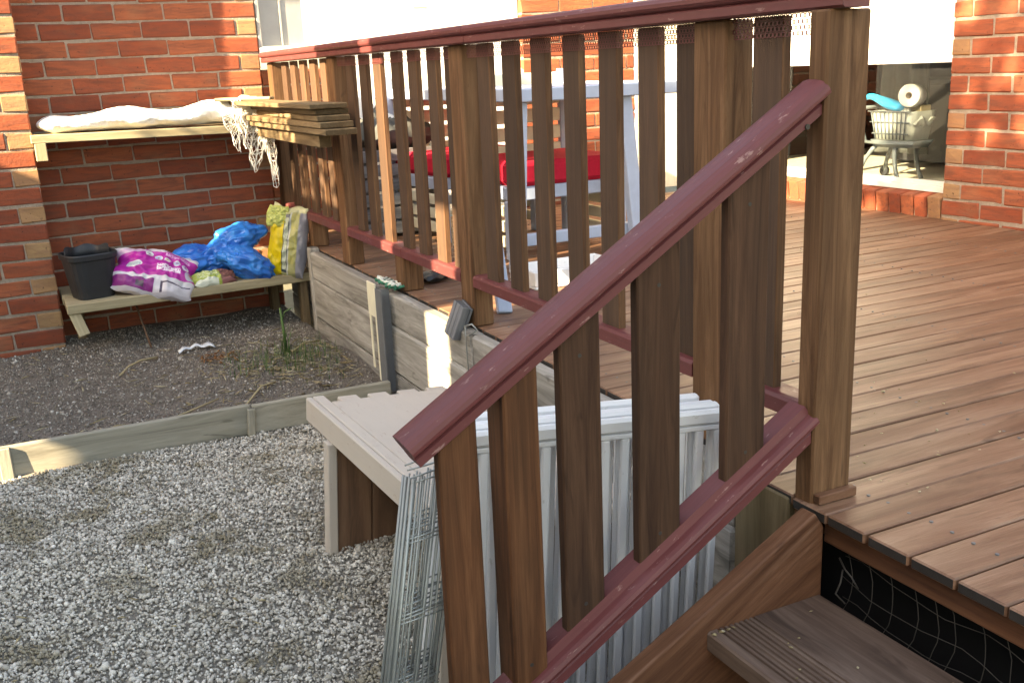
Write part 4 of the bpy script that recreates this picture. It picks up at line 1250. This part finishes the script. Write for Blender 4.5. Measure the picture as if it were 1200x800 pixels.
# crumpled blue bag
t = NT("blue_plastic_film")
v = t.coord("Object", (1, 1, 1))
a = t.noise(v, 7, 2, 0.5, 0.8)
c = t.ramp(a, [(0.3, (0.006, 0.10, 0.46)), (0.6, (0.010, 0.19, 0.62)), (0.85, (0.025, 0.31, 0.74))])
b_ = t.noise(v, 20, 2, 0.5, 1.2)
t.bump(t.math('ADD', a, t.math('MULTIPLY', b_, 0.4)), 0.35, 0.012)
MAT['blue_film'] = t.out(c, 0.28, 0.5)
def lobe(c, ax, r, seed):
    V = []
    ax = Vector(ax); L = ax.length; X = ax.normalized(); Y = Vector((0, 1, 0)); Z = X.cross(Y).normalized(); Y = Z.cross(X)
    bm = bmesh.new(); bmesh.ops.create_icosphere(bm, subdivisions=5, radius=1)
    for vv in bm.verts:
        q = vv.co.copy()
        w = 1 + 0.10 - 0.07*abs(noise.noise(q*3.6 + Vector((seed, 3, seed)))) + 0.26*noise.noise(q*1.6 + Vector((seed, 0, 0))) - 0.35*abs(noise.noise(q*2.7 + Vector((0, seed, 0)))) 
        P_ = Vector(c) + X*(q.x*L*w) + Y*(q.y*r[0]*w) + Z*(q.z*r[1]*w)
        P_.z = max(P_.z, TOP + 0.002 + 0.004*abs(q.y))
        vv.co = P_
    return bm
bmA = bmesh.new()
for args in (((0.785, 5.30, TOP+0.095), (0.185, 0.01, 0.030), (0.11, 0.078), 1.1), ((1.02, 5.15, TOP+0.085), (0.125, -0.03, -0.062), (0.085, 0.068), 4.2), ((1.015, 5.31, TOP+0.185), (0.135, 0.0, 0.035), (0.10, 0.072), 7.9), ((0.92, 5.27, TOP+0.12), (0.15, 0.0, 0.05), (0.095, 0.075), 2.6)):
    bl = lobe(*args)
    mt = bpy.data.meshes.new("tmp"); bl.to_mesh(mt); bl.free()
    bmA.from_mesh(mt); bpy.data.meshes.remove(mt)
me = bpy.data.meshes.new("blue_bag"); bmA.to_mesh(me); bmA.free()
me.polygons.foreach_set("use_smooth", [True]*len(me.polygons))
bbg = link("blue_bag", me, 'blue_film')
tag(bbg, "crumpled bright blue plastic bag heaped on the low bench between two sacks", "plastic bag")

# ================================================================ BITS IN THE GARDEN BED
def rubbish():
    V, F = [], []
    for i in range(15):
        f = i/14; x = 0.60 + 0.165*f; y = 4.86 + 0.03*math.sin(f*3)
        w = 0.010 + 0.022*max(0, f-.55)*2 + 0.008*(f < .15)
        for s in (-1, 1):
            V.append((x, y + s*w, soil_z(x, y) + 0.010 + 0.012*math.sin(f*9)**2 + (0.006 if s > 0 else 0)))
    for i in range(14):
        F.append((2*i, 2*i+1, 2*i+3, 2*i+2))
    o = link("rubbish", mesh_from("rubbish", V, F, True), 'rubbish'); o.modifiers.new("thick", 'SOLIDIFY').thickness = 0.003
    tag(o, "torn white plastic strip lying on the soil below the low bench", "rubbish")
rubbish()
def stick(name, pts, r, mat, label):
    pts = [(x, y, soil_z(x, y) + dz) for x, y, dz in pts]
    o = tubes(name, [(pts, r)], mat, None, 6); tag(o, label, "stick")
stick("twig", [(0.31, 4.63, 0.006), (0.36, 4.72, 0.02), (0.42, 4.80, 0.022), (0.50, 4.84, 0.012)], 0.005, 'straw', "pale bent twig on the soil in front of the brick pier")
stick("twig", [(0.37, 3.83, 0.012), (0.50, 3.92, 0.02), (0.62, 3.99, 0.014)], 0.004, 'straw', "long pale twig on the soil just behind the edging board")
stick("twig", [(0.70, 3.86, 0.012), (0.79, 3.97, 0.022), (0.86, 4.02, 0.01)], 0.004, 'straw', "shorter pale twig behind the edging board near the pale bench")
stick("twig", [(1.03, 4.40, 0.02), (1.10, 4.47, 0.03), (1.20, 4.56, 0.02)], 0.004, 'straw', "thin twig lying beside the tall green weed")
stick("twig", [(0.50, 5.05, 0.01), (0.485, 5.12, 0.10), (0.47, 5.2, 0.2)], 0.005, 'bench_leg', "thin dark stick leaning under the low bench")
wd = thing("tall_weed", "tall green weed with a forked pale tip in the garden bed", "weed", (1.02, 4.47, soil_z(1.02, 4.47)))
zb = soil_z(1.02, 4.47)
tubes("stem", [([(1.02, 4.47, zb), (1.018, 4.472, zb+0.10), (1.012, 4.475, zb+0.21)], [0.008, 0.007, 0.004]),
               ([(1.015, 4.474, zb+0.15), (1.03, 4.47, zb+0.19), (1.06, 4.46, zb+0.205)], 0.0028)], 'grass', wd)
o = blade_field("leaves", [(1.02 + random.gauss(0, .012), 4.47 + random.gauss(0, .012), zb) for _ in range(22)], 0.13, 0.004, 'grass')
o.parent = wd; o.matrix_basis = parent_world(wd).inverted()

# ================================================================ OUTDOOR TABLE AND CHAIRS
tb = thing("garden_table", "pale blue white garden table seen edge on through the balustrade slats", "table", (2.3, 4.5, 0.0))
block("table_top", (1.855, 3.70, 0.700), (2.74, 5.42, 0.752), 'white_timber', tb, 0.004, 'Y')
for yy in (3.76, 5.30):
    for xa_, xb_ in ((1.90, 1.86), (2.40, 2.47)):
        board("leg", (xa_, yy, 0.698), (xb_, yy - 0.01, 0.002), (1, 0, 0), 0.062, 0.045, 'white_timber', tb)
    block("stretcher", (1.92, yy + 0.03, 0.10), (2.46, yy + 0.065, 0.15), 'white_timber', tb)
def chair(x, y, rz, label):
    c = thing("garden_armchair", label, "chair", (x, y, 0), rz, group="garden armchairs with red cushions")
    W = parent_world(c)
    def cb(name, lo, hi, mat, bev=0.004, par=c):
        lo, hi = Vector(lo), Vector(hi)
        return link(name, box_mesh(hi.x-lo.x, hi.y-lo.y, hi.z-lo.z, bev), mat, par, W @ Matrix.Translation((lo+hi)/2))
    cb("seat_frame", (-.29, -.27, .265), (.29, .27, .325), 'white_timber')
    cu = cb("seat_cushion", (-.285, -.285, .327), (.285, .25, .435), 'red_cloth', 0.02)
    for k in range(5):
        cb("back_slat", (-.26, .26, .40 + .085*k), (.26, .285, .465 + .085*k), 'cream_timber')
    for sx in (-.28, .28):
        cb("leg", (sx-.025, -.27, 0.002), (sx+.025, -.22, .264), 'white_timber')
        cb("leg", (sx-.025, .22, 0.002), (sx+.025, .27, .264), 'white_timber')
        cb("back_post", (sx-.02, .258, .326), (sx+.02, .29, .82), 'white_timber')
        for k in range(3):
            cb("side_slat", (sx-.012, -.215, .05 + .07*k), (sx+.012, .215, .10 + .07*k), 'cream_timber')
    return c
chair(2.26, 4.27, 0.0, "garden armchair with red cushion nearest the stair handrail, under the table")
chair(2.16, 4.93, 0.12, "garden armchair with red cushion farther along the table, behind the middle fence post")
cr_ = thing("slatted_crate", "dark grey slatted crate on the deck at the far end behind the balustrade", "crate", (1.85, 5.25, 0.0))
for k in range(6):
    block("slat", (1.62, 5.02, 0.02 + 0.075*k), (2.06, 5.035, 0.08 + 0.075*k), 'grey_weathered', cr_, 0.002)
    block("side_slat", (1.62, 5.0355, 0.02 + 0.075*k), (1.635, 5.43, 0.08 + 0.075*k), 'grey_weathered', cr_, 0.002, 'Y')
for xx in (1.645, 2.03):
    block("corner_post", (xx - .0095, 5.036, 0.002), (xx + .02, 5.06, 0.47), 'dark_cabinet', cr_, 0.002, 'Z')
block("floor", (1.64, 5.061, 0.02), (2.05, 5.42, 0.04), 'dark_cabinet', cr_, 0.002)
m = Matrix.Translation((1.84, 5.22, 0.53)) @ Matrix.Rotation(0.3, 4, 'Z')
o = pillow("folded_cover", 0.24, 0.2, 0.10, 'grey_cloth', None, m, 9.3, amp=0.2, freq=2.2)
tag(o, "folded dark grey cover heaped on the slatted crate", "cover")
# low white tray on the deck under the table
tr = thing("storage_tray", "low white tray on the deck just behind the balustrade slats", "tray", (2.0, 3.5, 0.0))
block("base", (1.76, 3.40, 0.001), (2.16, 3.62, 0.012), 'white_metal', tr)
for lo_, hi_ in (((1.76, 3.40, .013), (2.16, 3.415, .07)), ((1.76, 3.605, .013), (2.16, 3.62, .07)), ((1.76, 3.4155, .013), (1.775, 3.6045, .07)), ((2.145, 3.4155, .013), (2.16, 3.6045, .07))):
    block("side", lo_, hi_, 'white_metal', tr)
ps = thing("white_prop", "leaning white plank standing on the deck beside the middle fence post", "plank", (1.52, 3.2, 0))
board("plank", (1.500, 3.14, 0.002), (1.58, 3.42, 0.45), (1, 0, 0), 0.055, 0.02, 'white_timber', ps)
# small white and black bits near the fence foot
bt = thing("crushed_packet", "crushed black and white packet on the deck behind the bottom rail", "packet", (1.52, 3.82, 0))
m = Matrix.Translation((1.515, 3.83, 0.022)) @ Matrix.Rotation(0.5, 4, 'Z')
p = Print("packet_print").start((0.65, 0.65, 0.62)); p.script(0, 1, 0, 1, (0.03, 0.03, 0.03), 9, 0.9); MAT['packet'] = p.done()
pillow("packet", 0.08, 0.05, 0.022, 'packet', bt, m, 4.4, seg=(16, 12))

# ================================================================ TOY SHOPPING TROLLEY INSIDE THE GLASS DOOR
FZ = 0.1225
TR = thing("toy_trolley", "grey toy shopping trolley standing inside the glass door", "toy trolley", (4.55, 4.25, FZ))
cx_, cy_ = 4.56, 4.24
def trp(x, y, z): return (cx_ + x, cy_ + y, FZ + z)
legs = [((-.07, .11, .20), (-.11, .20, .025)), ((.07, .11, .20), (.10, .20, .025)), ((-.07, -.03, .20), (-.10, -.09, .0)), ((.07, -.05, .20), (.10, -.07, .0))]
for a, b in legs:
    pts = [Vector(trp(*a)) + (Vector(trp(*b)) - Vector(trp(*a)))*f + Vector((0, 0.018*math.sin(f*3.1), 0)) for f in (0, .25, .5, .75, 1)]
    tubes("leg", [(pts, [0.015, 0.013, 0.012, 0.012, 0.013])], 'toy_grey', TR, 8)
for s in (-.11, .10):
    cylinder("wheel", trp(s-.012, .205, .028), trp(s+.012, .205, .028), 0.028, 'black_plastic', TR, 16)
def taper_tray(name, rx0, ry0, rx1, ry1, z0, z1, mat, parent, th=0.008):
    def ring(rx, ry, z):
        out = []
        for k in range(28):
            a = 2*math.pi*k/28; c, s = math.cos(a), math.sin(a); q = (abs(c)**7 + abs(s)**7)**(-1/7)
            out.append(trp(c*q*rx, -.005 + s*q*ry, z))
        return out
    rings = [ring(rx0, ry0, z0), ring(rx1, ry1, z1), ring(rx1-th, ry1-th, z1), ring(rx0-th, ry0-th, z0+th)]
    V = [v for r in rings for v in r]; F = [tuple(range(28))]
    for j in range(3):
        for k in range(28):
            F.append((j*28+k, j*28+(k+1) % 28, (j+1)*28+(k+1) % 28, (j+1)*28+k))
    F.append(tuple(3*28+k for k in range(28)))
    return link(name, mesh_from(name, V, F, True), mat, parent)
taper_tray("base_tray", .085, .135, .105, .16, .185, .225, 'toy_grey', TR)
taper_tray("basket", .088, .128, .105, .158, .226, .385, 'bag_film', TR)
tubes("handle", [([trp(-.10, .165, .21), trp(-.10, .205, .30), trp(-.10, .215, .40)], 0.010), ([trp(.10, .165, .21), trp(.10, .205, .30), trp(.10, .215, .40)], 0.010),
                 ([trp(-.10, .215, .40), trp(.10, .215, .40)], 0.011)], 'toy_grey', TR, 8)
tubes("side_bar", [([trp(-.12, -.2, .215), trp(-.13, .0, .21), trp(-.12, .17, .215)], 0.009)], 'toy_grey', TR, 8)
for k in range(9):
    yy = -.115 + .0285*k
    cylinder("basket_bar", trp(-.094, yy*.9, .232), trp(-.111, yy*1.1, .383), 0.0032, 'toy_grey', TR, 6)
for zz, xx, ry in ((.262, -.096, .135), (.325, -.103, .146), (.384, -.111, .158)):
    cylinder("basket_rim", trp(xx, -ry, zz), trp(xx, ry-.01, zz), 0.004, 'toy_grey', TR, 6)
block("card_box", trp(-.02, -.145, .30), trp(.06, -.075, .415), 'shelf', None, 0.003)
tag(bpy.data.objects["card_box"], "small beige card box standing in the right end of the toy trolley", "box")
# carrier bag in the basket
m = Matrix.Translation(trp(0.0, -.01, .33)) @ Matrix.Rotation(1.57, 4, 'Z')
o = pillow("carrier_bag", 0.15, 0.09, 0.075, 'bag_film', None, m, 6.6, amp=0.12)
tag(o, "crumpled white carrier bag filling the toy trolley basket", "plastic bag")
# blue scoop with curved handle
V, F = [], []
path = [(-.06, .235, .445), (-.06, .19, .470), (-.06, .13, .452), (-.06, .07, .430), (-.06, .00, .412), (-.06, -.06, .400)]
wid = [0.018, 0.024, 0.030, 0.046, 0.055, 0.05]; hgt = [0.014, 0.018, 0.020, 0.030, 0.032, 0.02]
for (px, py, pz), w, h in zip(path, wid, hgt):
    for k in range(12):
        a = 2*math.pi*k/12
        V.append(trp(px + w*math.cos(a), py, pz + h*math.sin(a)))
for i in range(len(path)-1):
    for k in range(12):
        F.append((i*12+k, i*12+(k+1) % 12, (i+1)*12+(k+1) % 12, (i+1)*12+k))
F += [tuple(range(12)), tuple((len(path)-1)*12+k for k in range(12))]
o = link("scoop", mesh_from("scoop", V, F, True), 'scoop_blue')
o.modifiers.new("sub", 'SUBSURF').render_levels = 2
tag(o, "bright blue plastic scoop lying on top of the carrier bag in the toy trolley", "scoop")
# toilet roll
tl = thing("toilet_roll", "white toilet roll resting on the toy trolley basket beside the blue scoop", "toilet roll", trp(-.03, -.09, .44))
ctr = Vector(trp(-.035, -.095, .468)); axd = Vector((-0.93, -0.32, 0.06)).normalized()
seg = 28; V, F = [], []
uu = axd.orthogonal().normalized(); ww = axd.cross(uu)
for r, tt in ((0.019, -.045), (0.058, -.045), (0.062, -.040), (0.062, .040), (0.058, .045), (0.019, .045)):
    for k in range(seg):
        a = 2*math.pi*k/seg
        V.append(ctr + axd*tt + (uu*math.cos(a) + ww*math.sin(a))*r)
for j in range(5):
    for k in range(seg):
        F.append((j*seg+k, j*seg+(k+1) % seg, (j+1)*seg+(k+1) % seg, (j+1)*seg+k))
link("paper_roll", mesh_from("paper_roll", V, F, True), 'paper', tl)
V, F = [], []
for r, tt in ((0.0178, -.0455), (0.0178, .0455), (0.0165, .0455), (0.0165, -.0455)):
    for k in range(seg):
        a = 2*math.pi*k/seg
        V.append(ctr + axd*tt + (uu*math.cos(a) + ww*math.sin(a))*r)
for j in range(4):
    for k in range(seg):
        F.append((j*seg+k, j*seg+(k+1) % seg, ((j+1) % 4)*seg+(k+1) % seg, ((j+1) % 4)*seg+k))
link("card_core", mesh_from("card_core", V, F, True), 'card', tl)

# ================================================================ OUTSIDE THE FRAME: BLOCKERS ADDED TO SHADE THE YARD, AND A TREE
nh = thing("added_shade_wall", "unseen weatherboard wall and roof strip added on the left to shade the yard", "house", (-3.2, 0, -0.5))  # unseen wall, put in to keep the sun off the near yard and deck
block("wall", (-3.4, -6.0, -0.5), (-3.0, 1.70, 4.05), 'weatherboard', nh)
block("roof", (-3.6, -6.3, 4.06), (-2.95, 1.72, 4.14), 'roof_tile', nh)
sc_ = thing("added_shade_screen", "unseen tall timber panels added to shade the yard, with gaps for sun strips", "screen", (-3.05, 2.6, -0.5))  # added sun blocker; its gaps are placed to throw the lit strips
block("panel", (-3.08, 1.702, -0.5), (-3.0, 2.03, 3.62), 'sleeper', sc_, 0, 'Z')
block("panel", (-3.08, 2.03, -0.5), (-3.0, 2.25, 1.70), 'sleeper', sc_, 0, 'Z')
block("panel", (-3.08, 2.03, 2.72), (-3.0, 2.25, 3.62), 'sleeper', sc_, 0, 'Z')
block("panel", (-3.08, 2.252, -0.5), (-3.0, 2.66, 3.62), 'sleeper', sc_, 0, 'Z')
block("panel", (-3.08, 2.66, -0.5), (-3.0, 2.80, 2.40), 'sleeper', sc_, 0, 'Z')
block("panel", (-3.08, 2.802, -0.5), (-3.0, 2.895, 3.62), 'sleeper', sc_, 0, 'Z')
block("panel", (-3.08, 2.895, -0.5), (-3.0, 3.03, 1.03), 'sleeper', sc_, 0, 'Z')
block("panel", (-3.08, 2.895, 1.27), (-3.0, 3.03, 3.62), 'sleeper', sc_, 0, 'Z')
block("panel", (-3.08, 3.03, -0.5), (-3.0, 3.40, 3.62), 'sleeper', sc_, 0, 'Z')
bf = thing("added_shade_panels", "unseen lower timber panels added to shade the foot of the pier and fence end", "fence", (-3.05, 4.4, -0.5))  # added sun blocker; panel heights set where the shade edge falls
block("shade_panel", (-3.06, 3.402, -0.5), (-3.0, 4.25, 2.56), 'sleeper', bf, 0, 'Z')
block("shade_panel", (-3.06, 4.252, -0.5), (-3.0, 5.35, 2.08), 'sleeper', bf, 0, 'Z')
# leaf scatter for the added band above the panels and for the tree crown
def leaves(name, n, lo, hi, size):
    P = rng.uniform(lo, hi, (n, 3)); S = rng.uniform(0.6, 1.3, (n, 1))*size*np.ones((n, 3))
    return islands(name, [(-1, 0, 0), (0, -.5, 0), (1, 0, 0), (0, .5, 0)], [(0, 1, 2, 3)], P, rand_rot(n), S, 'leaf', kind=None)
tv = thing("added_shade_leaves", "unseen band of leaves added above the panels to break up their shade edge", "vine", (-3.0, 3.9, 2.4))  # leaves added to make the panels' shade edge blotchy
leaves("foliage", 420, (-3.15, 3.40, 2.50), (-2.9, 4.35, 2.85), 0.04).parent = tv
tv.children[0].matrix_basis = parent_world(tv).inverted()
tree = thing("garden_tree", "broad leafed tree behind the added shade wall, outside the picture", "tree", (-4.3, 1.1, -0.5))
tubes("trunk", [([(-4.3, 1.1, -0.5), (-4.25, 1.15, 1.5), (-4.2, 1.2, 4.2)], [0.14, 0.11, 0.06]), ([(-4.24, 1.15, 2.6), (-4.1, 1.6, 4.4)], 0.04), ([(-4.24, 1.15, 3.0), (-4.0, 0.6, 4.8)], 0.035)], 'bark', tree, 8)
o = leaves("crown", 5200, (-4.9, -0.6, 3.9), (-3.6, 1.95, 6.3), 0.075); o.parent = tree; o.matrix_basis = parent_world(tree).inverted()

print("objects", len(bpy.data.objects))
